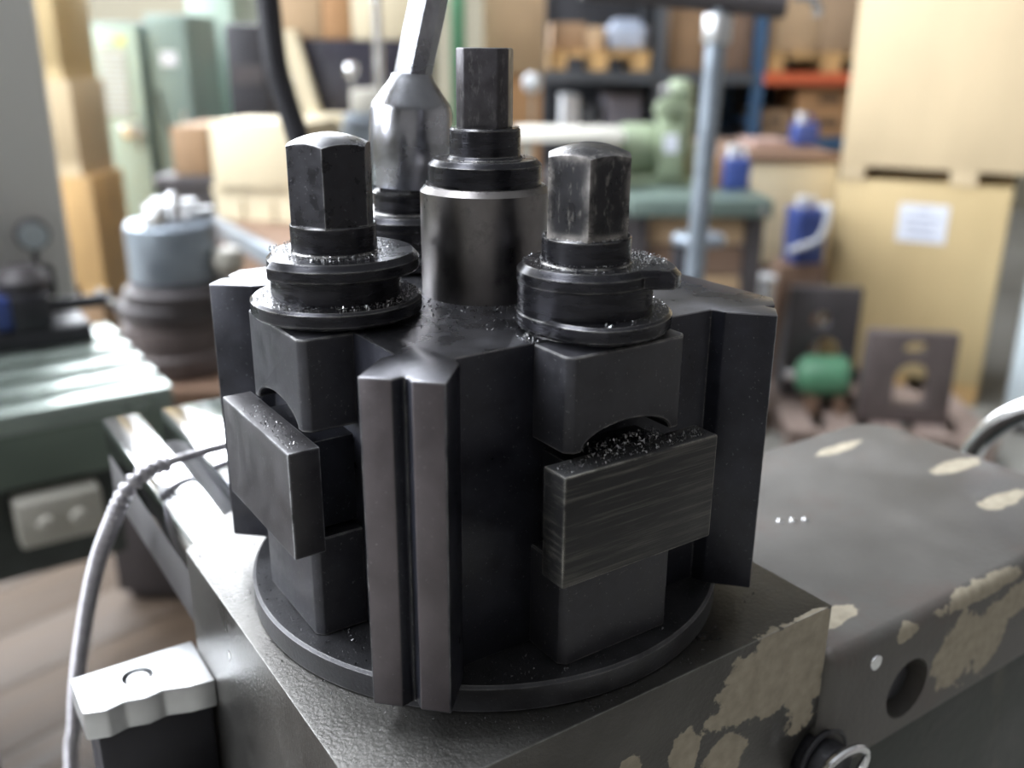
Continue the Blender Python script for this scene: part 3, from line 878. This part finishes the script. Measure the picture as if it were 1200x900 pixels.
angle_plate('brown grey angle plate with an arched opening and a round hole, before the crate', 1.17, 1.455, 2.72, 0.10, 0.415, 0.05, 0.03,
            [(0.012, 0.262, 0.04, 0.022, True), (0.012, 0.135, 0.055, 0.07, False)], m_iron, R(-8))
angle_plate('dark grey angle plate with one round hole beside the green bottle', 0.972, 1.216, 2.96, 0.10, 0.505, 0.05, 0.12,
            [(-0.01, 0.29, 0.034, 0.03, True), (0.015, 0.15, 0.055, 0.07, False)], m_irondk, R(-6))
gb = thing('green_bottle', 'bright green gas bottle lying between the two angle plates', 'gas bottle', (1.085, 2.862, 0.10), R(-6))
MB().tube([(-0.10, 0, 0.12), (-0.085, 0, 0.12), (-0.06, 0, 0.12), (0.06, 0, 0.12), (0.075, 0, 0.12)], [0.03, 0.055, 0.07, 0.07, 0.055], 32).build('cylinder', m_gcyl, gb, 40)
MB().cyl((-0.10, 0, 0.12), (-0.135, 0, 0.12), 0.018, 16).build('valve', m_chrome, gb)
for x in (-0.04, 0.05):
    MB().box(x - .015, x + .015, -0.06, 0.06, 0.0, 0.055).build('chock', m_brown, gb, 0)

# ------------------------------------------------------------------ green topped workbench with pump
wb = thing('workbench', 'workbench with thick dark green top and plank front', 'workbench', (0, 0, 0))
MB().box(0.375, 0.825, 2.76, 3.40, 0.775, 0.832).build('top', m_benchtop, wb, 30, 0.006)
for x in (0.39, 0.76):
    for y in (2.80, 3.30):
        MB().box(x, x + .05, y, y + .05, 0, 0.775).build('leg', m_irondk, wb, 0)
for k in range(6):
    MB().box(0.442, 0.755, 2.83, 2.855, 0.775 - .10 * (k + 1) + .004, 0.775 - .10 * k - .004).build('plank', m_cartondk if k % 2 else m_carton2, wb, 0)
MB().cyl((0.79, 2.759, 0.80), (0.79, 2.747, 0.80), 0.012, 16).build('bolt', m_chrome, wb)
pm = thing('pump', 'light green pump with upright motor standing on the green workbench', 'pump', (0.53, 3.16, 0.832))
MB().box(-0.16, 0.12, -0.08, 0.08, 0, 0.03).build('base', m_lgreen, pm, 30, 0.006)
MB().lathe([(0.075, 0.03), (0.08, 0.04), (0.08, 0.13), (0.06, 0.16), (0.066, 0.17), (0.066, 0.26), (0.055, 0.275)], 0.035, 0, 40).build('motor', m_lgreen, pm, 30)
MB().lathe([(0.045, 0.275), (0.05, 0.285), (0.05, 0.32), (0.035, 0.345), (0.012, 0.352)], 0.045, 0, 32).build('motor_cap', m_lgreen, pm, 40)
MB().cyl((-0.015, -0.05, 0.255), (-0.015, -0.095, 0.255), 0.035, 28).build('inlet', m_lgreen, pm, 30, 0.006)
MB().cyl((-0.015, -0.05, 0.315), (-0.015, -0.10, 0.315), 0.017, 28).build('eye_ring', m_alu, pm, 30, 0.004)
MB().cyl((-0.16, 0.0, 0.12), (-0.03, 0.0, 0.12), 0.085, 36).build('gear_case', m_lgreen, pm, 30, 0.02)
MB().box(-0.035, 0.05, -0.11, -0.07, 0.03, 0.20).build('front_plate', m_lgreen, pm, 30, 0.01)
MB().box(-0.018, 0.03, -0.113, -0.11, 0.115, 0.175).build('type_plate', m_paper, pm, 0)
def jerrycan(label, x, y, z, w, d, h, m, rz=0.0, spout=True):
    t = thing('canister', label, 'canister', (x, y, z), rz)
    MB().box(-w / 2, w / 2, -d / 2, d / 2, 0, h).build('body', m, t, 30, 0.012, 3)
    MB().lathe([(w * .16, h), (w * .16, h + .02), (w * .2, h + .022), (w * .2, h + .04)], -w * .2, 0, 20).build('cap', m_white, t)
    MB().tube(spline([(-w * .05, 0, h), (0, 0, h + .025), (w * .25, 0, h + .025), (w * .36, 0, h - .002)], 5), 0.008, 12).build('handle', m_white if spout else m, t)
    return t
jerrycan('blue canister with white cap at the end of the green workbench', 0.755, 3.02, 0.832, 0.085, 0.09, 0.105, m_blue)
carton('small_carton', 'small tan carton standing next to the blue canister', 0.655, 0.71, 3.02, 3.12, 0.832, 0.93, m_carton3)

# round stool before the bench
so = thing('stool', 'small round stool with light grey seat and dark post', 'stool', (0.515, 2.35, 0))
MB().lathe([(0.07, 0.772), (0.073, 0.776), (0.073, 0.79), (0.066, 0.796)], n=40).build('seat', m_pipe, so, 30)
MB().lathe([(0.04, 0.02), (0.04, 0.765)], -0.03, 0, 24).build('post', m_dkmetal, so, 30)
MB().lathe([(0.14, 0), (0.14, 0.012), (0.05, 0.025)], -0.03, 0, 32).build('foot', m_dkmetal, so, 30)

# brown table and the things at it
bt = thing('work_table', 'brown topped table with a cream front panel behind the workbench', 'table', (1.06, 3.98, 0), 0)
MB().box(-0.24, 0.26, -0.35, 0.40, 0.855, 0.89).build('top', m_brown, bt, 30, 0.004)
MB().box(-0.10, 0.25, -0.34, -0.32, 0.45, 0.853).build('front_panel', m_cream, bt, 30, 0.003)
for x in (-0.22, 0.20):
    for y in (-0.30, 0.34):
        MB().box(x, x + .04, y, y + .04, 0, 0.855).build('leg', m_irondk, bt, 0)
carton('flat_carton', 'flat pinkish carton lying on the brown table', 1.0, 1.16, 3.85, 4.05, 0.893, 0.925, K('pinkish card', '#a98f86', 0.7, 0, .06, 8), 0.1)
jerrycan('blue canister standing on the brown table', 1.27, 4.02, 0.893, 0.10, 0.1, 0.095, m_blue, 0.1, False)
stl = thing('step_crate', 'dull brown wooden box standing under the blue can', 'box', (1.12, 3.42, 0))
MB().box(-0.085, 0.085, -0.07, 0.07, 0, 0.5).build('body', m_brown, stl, 30, 0.004)
t = jerrycan('tall blue can with a pale curved hose before the cream panel', 1.135, 3.42, 0.5, 0.12, 0.12, 0.215, m_blue, 0.2)
MB().tube(spline([(0.035, -0.03, 0.21), (0.045, -0.075, 0.225), (0.035, -0.085, 0.15), (0.005, -0.085, 0.10), (-0.06, -0.08, 0.075), (-0.10, -0.075, 0.06)], 6), 0.011, 12).build('hose', m_white, t)
bk = thing('bucket', 'small white bucket standing near the angle plates', 'bucket', (0.955, 3.33, 0.0))
MB().lathe([(0.045, 0), (0.055, 0.44), (0.06, 0.445), (0.06, 0.455)], n=32).build('body', m_white, bk, 30)
MB().lathe([(0.061, 0.455), (0.061, 0.465)], n=32).build('lid', m_white, bk, 30)

# ------------------------------------------------------------------ pallet rack
rk = thing('pallet_rack', 'pallet rack with grey and orange beams and blue uprights at the back', 'rack', (0, 0, 0))
for x, m in ((0.12, m_rackgrey), (0.745, m_rackgrey), (1.265, m_rackblue), (2.05, m_rackblue)):
    for y in (5.0, 5.75):
        MB().box(x, x + .055, y, y + .055, 0, 3.2).build('upright', m, rk, 0)
    MB().box(x + .015, x + .04, 5.055, 5.75, 0.9, 0.94).build('brace', m, rk, 0)
for z, ms in ((1.12, (m_rackgrey, m_rackgrey, m_orange)), (0.79, (m_rackgrey, m_rackgrey, m_rackblue)), (1.95, (m_rackgrey, m_rackgrey, m_orange))):
    for (a, b), m in zip(((0.175, 0.745), (0.80, 1.265), (1.32, 2.05)), ms):
        MB().box(a, b, 4.99, 5.03, z, z + .06).build('beam', m, rk, 0)
        MB().box(a, b, 5.76, 5.80, z, z + .06).build('beam', m, rk, 0)
        MB().box(a, b, 5.03, 5.76, z + .02, z + .05).build('shelf_board', m_rackgrey, rk, 0)
MB().box(0.12, 2.1, 5.82, 5.84, 0.05, 3.1).build('back_sheet', K('dark back sheet', '#34363c', .7, 0, .1, 4), rk, 0)
pallet('narrow timber pallet on the grey rack shelf', 0.455, 5.3, 1.182, 0.54, 0.5)
carton('carton', 'orange brown carton on the narrow pallet in the rack', 0.20, 0.38, 5.08, 5.5, 1.283, 1.42, m_carton)
carton('carton', 'pale brown carton between the orange brown carton and the film wrap', 0.385, 0.48, 5.08, 5.5, 1.283, 1.40, m_carton2)
fw = thing('wrapped_bundle', 'pale blue film wrapped bundle on the narrow pallet', 'bundle', (0.60, 5.3, 1.283))
MB().box(-0.10, 0.115, -0.2, 0.2, 0, 0.13).build('bundle', m_film, fw, 30, 0.03, 3)
MB().box(-0.06, 0.08, -0.15, 0.15, 0.13, 0.16).build('wrap_fold', m_film, fw, 30, 0.012, 2)
carton('carton', 'tall brown carton in the middle bay of the rack', 0.815, 0.995, 5.05, 5.5, 1.182, 1.66, m_carton)
carton('carton', 'dull brown carton next to the blue rack upright', 1.0, 1.25, 5.05, 5.5, 1.182, 1.60, m_cartondk)
pallet('timber pallet on the orange rack beam', 1.68, 5.3, 1.182, 0.70, 0.55)
carton('carton', 'large tan carton on the pallet over the orange beam', 1.335, 1.60, 5.05, 5.5, 1.283, 1.62, m_carton2)
carton('carton', 'large grey brown carton on the pallet over the orange beam', 1.605, 2.03, 5.05, 5.5, 1.283, 1.62, K('grey brown card', '#9a8268', .7, 0, .06, 8))
for i, (x0, x1, z0, z1, lab, m) in enumerate(((1.53, 1.86, 0.851, 0.975, 'lower printed orange brown carton under the orange beam', m_carton3),
                                            (1.53, 1.86, 0.976, 1.095, 'upper printed orange brown carton under the orange beam', m_carton3),
                                            (1.33, 1.50, 0.851, 0.985, 'printed brown carton beside the blue rack upright', m_carton))):
    carton('carton', lab, x0, x1, 5.05, 5.5, z0, z1, m, prints=True)
for i, (x0, x1, z1, m, lab) in enumerate(((0.27, 0.36, 1.05, m_white, 'white upright container on the lower rack shelf'), (0.50, 0.70, 1.06, K('grey lilac card', '#77757f', .6, 0, .08, 8), 'grey box on the lower rack shelf'),
                                      (0.37, 0.47, 1.0, m_rackgrey, 'dark box on the lower rack shelf'))):
    t = thing('storage_box', lab, 'box', ((x0 + x1) / 2, 5.3, 0.851))
    hw_ = (x1 - x0) / 2
    MB().box(-hw_, hw_, -0.2, 0.2, 0, z1 - 0.851 - .02).build('body', m, t, 30, 0.008)
    MB().box(-hw_ - .004, hw_ + .004, -0.204, 0.204, z1 - 0.851 - .02, z1 - 0.851).build('lid', m, t, 30, 0.005)
for i, (x0, x1, z1, m, lab) in enumerate(((0.2, 0.5, 0.62, m_irondk, 'dark crate on the floor under the grey rack shelf'), (0.82, 1.2, 0.6, m_irondk, 'dark crate on the floor under the middle bay'),
                                      (1.36, 1.95, 0.6, m_cartondk, 'brown crate on the floor under the printed cartons'))):
    carton('floor_crate', lab, x0, x1, 5.1, 5.6, 0.0, z1, m, cat='crate')

# big cartons behind the square stud, white table
carton('big_carton', 'orange brown carton on the floor beneath the tall tan carton', -0.09, 0.125, 4.0, 4.4, 0.0, 1.178, m_carton3)
carton('big_carton', 'tall tan carton stacked behind the square headed stud', -0.125, 0.135, 3.99, 4.4, 1.178, 2.0, m_carton2)
wt = thing('white_table', 'small table with a thick glossy white top', 'table', (0.2, 3.02, 0))
MB().box(-0.19, 0.165, -0.10, 0.12, 0.99, 1.03).build('top', K('glossy white laminate', '#f2f0e6', 0.25, 0, .02, 4), wt, 30, 0.006)
for x in (-0.17, 0.12):
    for y in (-0.08, 0.08):
        MB().box(x, x + .03, y, y + .03, 0, 0.99).build('leg', m_ltgrey, wt, 0)
lp = thing('round_lamp', 'small round white lamp head on a thin stem', 'lamp', (0.075, 3.6, 0))
MB().lathe([(0.02, 1.12), (0.035, 1.14), (0.035, 1.17), (0.02, 1.19)], n=24).build('head', m_white, lp, 40)
MB().lathe([(0.006, 0.02), (0.006, 1.12)], n=12).build('stem', m_ltgrey, lp)
MB().lathe([(0.07, 0), (0.07, 0.02)], n=24).build('foot', m_ltgrey, lp)

# ------------------------------------------------------------------ background on the left
def cabinet(name, label, x0, x1, y0, y1, z1, m, m_side, rz=0.0, extras=True):
    t = thing(name, label, 'cabinet', ((x0 + x1) / 2, (y0 + y1) / 2, 0), rz)
    w, d = (x1 - x0) / 2, (y1 - y0) / 2
    MB().box(-w, w, -d + .02, d, 0.05, z1).build('body', m_side, t, 30, 0.006)
    MB().box(-w + .02, w - .02, -d + .04, d - .02, 0.0, 0.05).build('plinth', m_irondk, t, 0)
    d_ = MB().box(-w + .006, w - .006, -d, -d + .02, 0.07, z1 - .02).build('door', m, t, 30, 0.004)
    MB().cyl((w - .04, -d - .02, z1 * .62), (w - .04, -d - .02, z1 * .72), 0.008, 12).build('handle', m_chrome, d_)
    return t, d_
t, d_ = cabinet('control_cabinet', 'mint green control cabinet with a grey louvre and yellow sticker', -1.80, -1.585, 4.02, 4.5, 1.375, m_mint, m_teal, 0.0)
MB().box(-0.07, 0.045, -0.243, -0.2402, 0.99, 1.27).build('louvre_panel', m_ltgrey, d_, 0)
for k in range(12):
    MB().box(-0.065, 0.04, -0.247, -0.243, 1.0 + .022 * k, 1.012 + .022 * k).build('louvre_slat', m_panelblue, d_, 0)
MB().box(0.01, 0.05, -0.2425, -0.2402, 1.285, 1.315).build('sticker', m_yellow, d_, 0)
MB().cyl((0.02, -0.24, 0.93), (0.02, -0.262, 0.93), 0.034, 24).build('lamp_lens', m_chrome, d_, 30, 0.008)
MB().cyl((0.075, -0.24, 0.92), (0.075, -0.255, 0.92), 0.02, 24).build('lamp_lens', m_chrome, d_, 30, 0.006)
t, d_ = cabinet('switch_cabinet', 'grey green switch cabinet with small white plate and black cable', -1.575, -1.39, 4.06, 4.5, 1.41, m_teal, m_teal)
MB().box(-0.03, 0.04, -0.224, -0.2205, 1.20, 1.26).build('name_plate', m_paper, d_, 0)
MB().tube(spline([(-0.06, -0.226, 1.1), (-0.04, -0.228, 0.98), (0.0, -0.228, 0.85), (0.04, -0.226, 0.72), (0.06, -0.226, 0.6)], 6), 0.006, 10).build('cable', m_black, d_)
cabinet('tall_cabinet', 'tall mint green cabinet behind the brown carton', -1.57, -1.34, 4.62, 5.1, 1.9, m_mint, m_mint)
cabinet('narrow_cabinet', 'narrow mint green cabinet door beside the dark machine', -1.30, -1.20, 4.5, 4.9, 1.25, m_mint, m_teal)
for i in range(4):
    t = crate('timber_crate', ['yellow timber crate at the bottom of the tall stack beside the grey column', 'yellow timber crate second from the floor in the tall stack',
                           'tan timber crate third from the floor in the tall stack', 'cream timber crate on top of the tall stack'][i],
              -2.1, 3.3, [0.36, 0.82, 1.16, 1.5][i], [0.55, 0.52, 0.5, 0.48][i], 0.3, [0.46, 0.34, 0.34, 0.4][i], 0.0, [m_timber, m_plywood, m_plywood2, m_cream][i], 0.05)
carton('base_box', 'brown box on the floor carrying the stack of timber crates', -2.1, -1.58, 3.32, 3.62, 0, 0.36, m_carton, cat='box')
carton('brown_carton', 'plain brown carton left of the cream crate', -1.15, -1.03, 3.05, 3.4, 0.86, 1.02, m_carton)
pd = thing('pedestal_block', 'grey pedestal under the plain brown carton', 'pedestal', (-1.09, 3.22, 0))
MB().box(-0.1, 0.1, -0.2, 0.2, 0, 0.82).build('body', m_irondk, pd, 30, 0.006)
MB().box(-0.12, 0.12, -0.22, 0.22, 0.82, 0.86).build('top', m_irondk, pd, 30, 0.006)
# cream crate on its pallet on a dark bench
bn = thing('low_bench', 'brown bench with grey steel edge under the cream crate', 'bench', (-0.884, 2.633, 0), R(-58.6))
MB().box(-0.12, 0.62, 0.0, 0.36, 0.70, 0.775).build('top', m_brown, bn, 30, 0.004)
MB().box(-0.12, 0.62, -0.03, -0.001, 0.74, 0.79).build('edge_strip', m_pipe, bn, 30, 0.004)
for x in (-0.1, 0.54):
    for y in (0.03, 0.28):
        MB().box(x, x + .05, y, y + .05, 0, 0.70).build('leg', m_irondk, bn, 0)
MB().box(-0.04, 0.53, 0.04, 0.06, 0.30, 0.70).build('apron', m_brown, bn, 0)
pallet('cream timber pallet carrying the cream crate', -0.725, 2.74, 0.7765, 0.30, 0.26, R(-14), m_cream)
cc_ = crate('cream_crate', 'cream chipboard crate on a small pallet on the bench', -0.887, 2.63, 0.877, 0.30, 0.25, 0.19, R(-12), m_cream, 0.004)
# machine with a dark window behind the cable
dm = thing('boxed_machine', 'machine with a dark window and cream slanted frame behind the black cable', 'machine', (-0.53, 3.15, 0))
MB().box(-0.30, 0.25, 0.05, 0.5, 0.0, 1.02).build('base', m_ltgrey, dm, 30, 0.006)
MB().box(-0.22, 0.24, 0.08, 0.45, 1.02, 1.30).build('dark_window', K('dark tinted window', '#2c2a34', .3, 0, .1, 5), dm, 30, 0.006)
MB().add([(-0.26, 0.02, 1.33), (-0.205, 0.02, 1.33), (-0.125, 0.02, 1.02), (-0.185, 0.02, 1.02), (-0.26, 0.07, 1.33), (-0.205, 0.07, 1.33), (-0.125, 0.07, 1.02), (-0.185, 0.07, 1.02)],
         [(0, 1, 2, 3), (7, 6, 5, 4), (0, 4, 5, 1), (1, 5, 6, 2), (2, 6, 7, 3), (3, 7, 4, 0)]).build('slanted_frame', m_cream, dm, 0)
MB().box(-0.185, 0.06, 0.0, 0.078, 1.02, 1.06).build('cross_rail', m_cream, dm, 30, 0.006)
carton('shelf_carton', 'tan carton on top of the machine with the dark window', -0.85, -0.66, 3.25, 3.6, 1.302, 1.6, m_carton2)
carton('shelf_carton', 'orange carton on top of the machine with the dark window', -0.655, -0.56, 3.25, 3.6, 1.302, 1.6, m_carton3)
carton('shelf_carton', 'cream carton on top of the machine near the chrome column', -0.555, -0.30, 3.25, 3.6, 1.302, 1.55, m_cream)
dp = thing('drill_press', 'grey drill press base with a chrome column and round knob', 'drill press', (-0.462, 2.97, 0))
MB().box(-0.08, 0.08, -0.09, 0.09, 0.0, 1.04).build('pedestal', m_pipe, dp, 30, 0.008)
MB().box(-0.07, 0.055, -0.12, 0.08, 1.04, 1.075).build('table', m_pipe, dp, 30, 0.006)
MB().box(-0.05, 0.05, -0.09, 0.05, 1.075, 1.15).build('vise_block', m_ltgrey, dp, 30, 0.012)
MB().cyl((0.03, 0.02, 1.15), (0.03, 0.02, 2.0), 0.016, 20).build('column', m_chrome, dp)
MB().box(-0.03, 0.10, -0.10, 0.10, 1.6, 1.85).build('head', m_irondk, dp, 30, 0.02)
MB().lathe([(0.006, 1.15), (0.006, 1.185), (0.02, 1.19), (0.024, 1.205), (0.018, 1.225), (0.005, 1.23)], -0.05, -0.03, 20).build('knob', m_chrome, dp, 40)
gp = thing('green_post', 'dark green steel post behind the bent wrench', 'post', (-0.225, 3.9, 0))
MB().box(-0.03, 0.03, -0.03, 0.03, 0.01, 2.2).build('post', m_gcyl, gp, 30, 0.004)
MB().box(-0.08, 0.08, -0.08, 0.08, 0.0, 0.012).build('foot', m_gcyl, gp, 0)
for i, (x, z, w_, m, lab) in enumerate(((-1.02, 1.16, .16, m_dkmetal, 'dark grey machine box above the cream crate'), (-0.90, 0.95, .12, m_ltgrey, 'light grey machine box behind the cream crate'))):
    t = thing('machine_box', lab, 'machine box', (x, 3.75 + .35 * i, 0))
    MB().box(-w_ / 2, w_ / 2, -0.15, 0.15, z - .35, z + .2).build('housing', m, t, 30, 0.01)
    MB().box(-w_ / 2 + .02, w_ / 2 - .02, -0.155, -0.15, z - .02, z + .05).build('display', m_rackblue if i else m_irondk, t, 0)
    MB().box(-w_ / 2 + .02, w_ / 2 - .02, -0.12, 0.12, 0, z - .35).build('stand', m_irondk, t, 0)

# ------------------------------------------------------------------ floor planks on the left (duckboard)
floor_ = bpy.data.objects['floor']
pk0 = None
for k in range(9):
    for s in (0, 1):
        o_ = MB().box(-1.1, 1.1, -0.098, 0.098, -0.02, 0.003).build('plank', m_plank, floor_, 30, 0.002) if pk0 is None else pk0.copy()
        if pk0 is None:
            pk0 = o_
        else:
            C.objects.link(o_)
        a, b = -0.75 + 2.203 * s - (0.6 if k % 2 else 0), -0.85 + 0.2 * k
        o_.location = (-0.95 + math.cos(R(51)) * a - math.sin(R(51)) * b, 1.45 + math.sin(R(51)) * a + math.cos(R(51)) * b, 0)
        o_.rotation_euler = (0, 0, R(51))

# ------------------------------------------------------------------ swarf lying on the steel
random.seed(4)
def chips(name, label, spots, material, cat='metal chips'):
    mb = MB()
    for (x, y, z, sz) in spots:
        wx_, wy_ = frame_to_world(x, y)
        c = Vector((wx_ / 1000, wy_ / 1000, TOP + z / 1000))
        q = Euler((random.random() * 6.3, random.random() * 6.3, random.random() * 6.3)).to_matrix()
        sx, sy, sz_ = sz * random.uniform(.6, 1.5), sz * random.uniform(.3, .8), sz * random.uniform(.15, .45)
        pts = [Vector((-sx, -sy, 0)), Vector((sx, -sy * .4, sz_)), Vector((sx * .2, sy, -sz_ * .5)), Vector((0, 0, sz_ * 1.3))]
        mb.add([tuple(c + q @ (p * 0.001)) for p in pts], [(0, 2, 1), (0, 1, 3), (1, 2, 3), (2, 0, 3)])
    return tag(mb.build(name, material, None, 0), label, cat, None, 'stuff')
def annulus(cx, cy, r0, r1, z, n, s0=0.12, s1=0.32, a0=0, a1=360):
    out = []
    for _ in range(n):
        a = R(random.uniform(a0, a1) - 34.2)
        r = math.sqrt(random.uniform(r0 * r0, r1 * r1))
        out.append((cx + r * math.cos(a), cy + r * math.sin(a), z + random.uniform(0, .15), random.uniform(s0, s1)))
    return out
def rect(x0, x1, y0, y1, z, n, s0=0.12, s1=0.35):
    return [(random.uniform(x0, x1), random.uniform(y0, y1), z + random.uniform(0, .15), random.uniform(s0, s1)) for _ in range(n)]
sp = annulus(0, -39.24, 9.6, 13.5, 14.5, 260, .1, .26) + annulus(0, -39.24, 10, 17.5, 14.4, 420, .1, .26, -15, 70) + annulus(0, -39.24, 14.5, 17.8, 4.8, 240, .1, .35, -10, 90)
sp += annulus(0, -39.24, 8.2, 9.2, 20.0, 160, .12, .36) + annulus(0, -39.24, 9.3, 9.7, 15.0, 120, .1, .3)
sp += rect(-19.5, 19.5, -60, -55.3, -21.8, 230, .12, .45) + rect(-10, 11, -55.5, -50, -21.8, 260, .15, .5)
sp += annulus(0, -39.24, 14.4, 18.6, 4.8, 60, .1, .3, -80, -10) + rect(-17, -14.5, -44, -38, 0.2, 40, .12, .5)
chips('steel_chips', 'bright steel chips scattered over the right hand bolt and its clamp', sp, m_chip)
sp = annulus(-39.24, 0, 9.8, 14.5, 14.5, 520, .12, .36) + annulus(-39.24, 0, 14.4, 18.2, 4.8, 620, .12, .36) + annulus(-39.24, 0, 8.2, 9.2, 20.4, 50, .1, .25)
sp += rect(-60, -55.3, -19, 10, -21.8, 120, .1, .35)
chips('steel_filings', 'fine steel filings on the flanges of the left hand bolt', sp, m_chip)
sp = annulus(0, 0, 15.6, 21, 0.1, 320, .15, .5) + annulus(0, 0, 16, 36, 0.1, 420, .12, .5, -170, -20) + annulus(0, 0, 13.6, 15, 26.0, 120, .1, .3) + annulus(0, 0, 8.4, 12, 32.2, 120, .1, .3)
sp += annulus(0, 0, 7.2, 8.0, 39.1, 60, .1, .3)
chips('swarf', 'dull swarf lying on the black top around the steel stud', sp, m_chipdk)
sp = []
for k in range(900):
    a = R(random.uniform(-215, 25) - 34.2)
    r = random.uniform(47, 60)
    x, y = r * math.cos(a), r * math.sin(a)
    if max(-x, -y) > 43.2 and not (abs(x) < 16 and y > -55.5) and not (abs(y) < 16 and x > -55.5):
        sp.append((x, y, -70.5, random.uniform(.1, .38)))
for k in range(380):
    a = R(random.uniform(-200, 20) - 34.2)
    r = random.uniform(61.3, 65) if random.random() < .6 else random.uniform(61.5, 80)
    x, y = r * math.cos(a), r * math.sin(a)
    if y > -64 and x > -64.5 and x < 62:
        sp.append((x, y, -77.2, random.uniform(.1, .35)))
chips('grit', 'dark gritty swarf on and around the round base disc', sp, m_chipdk)
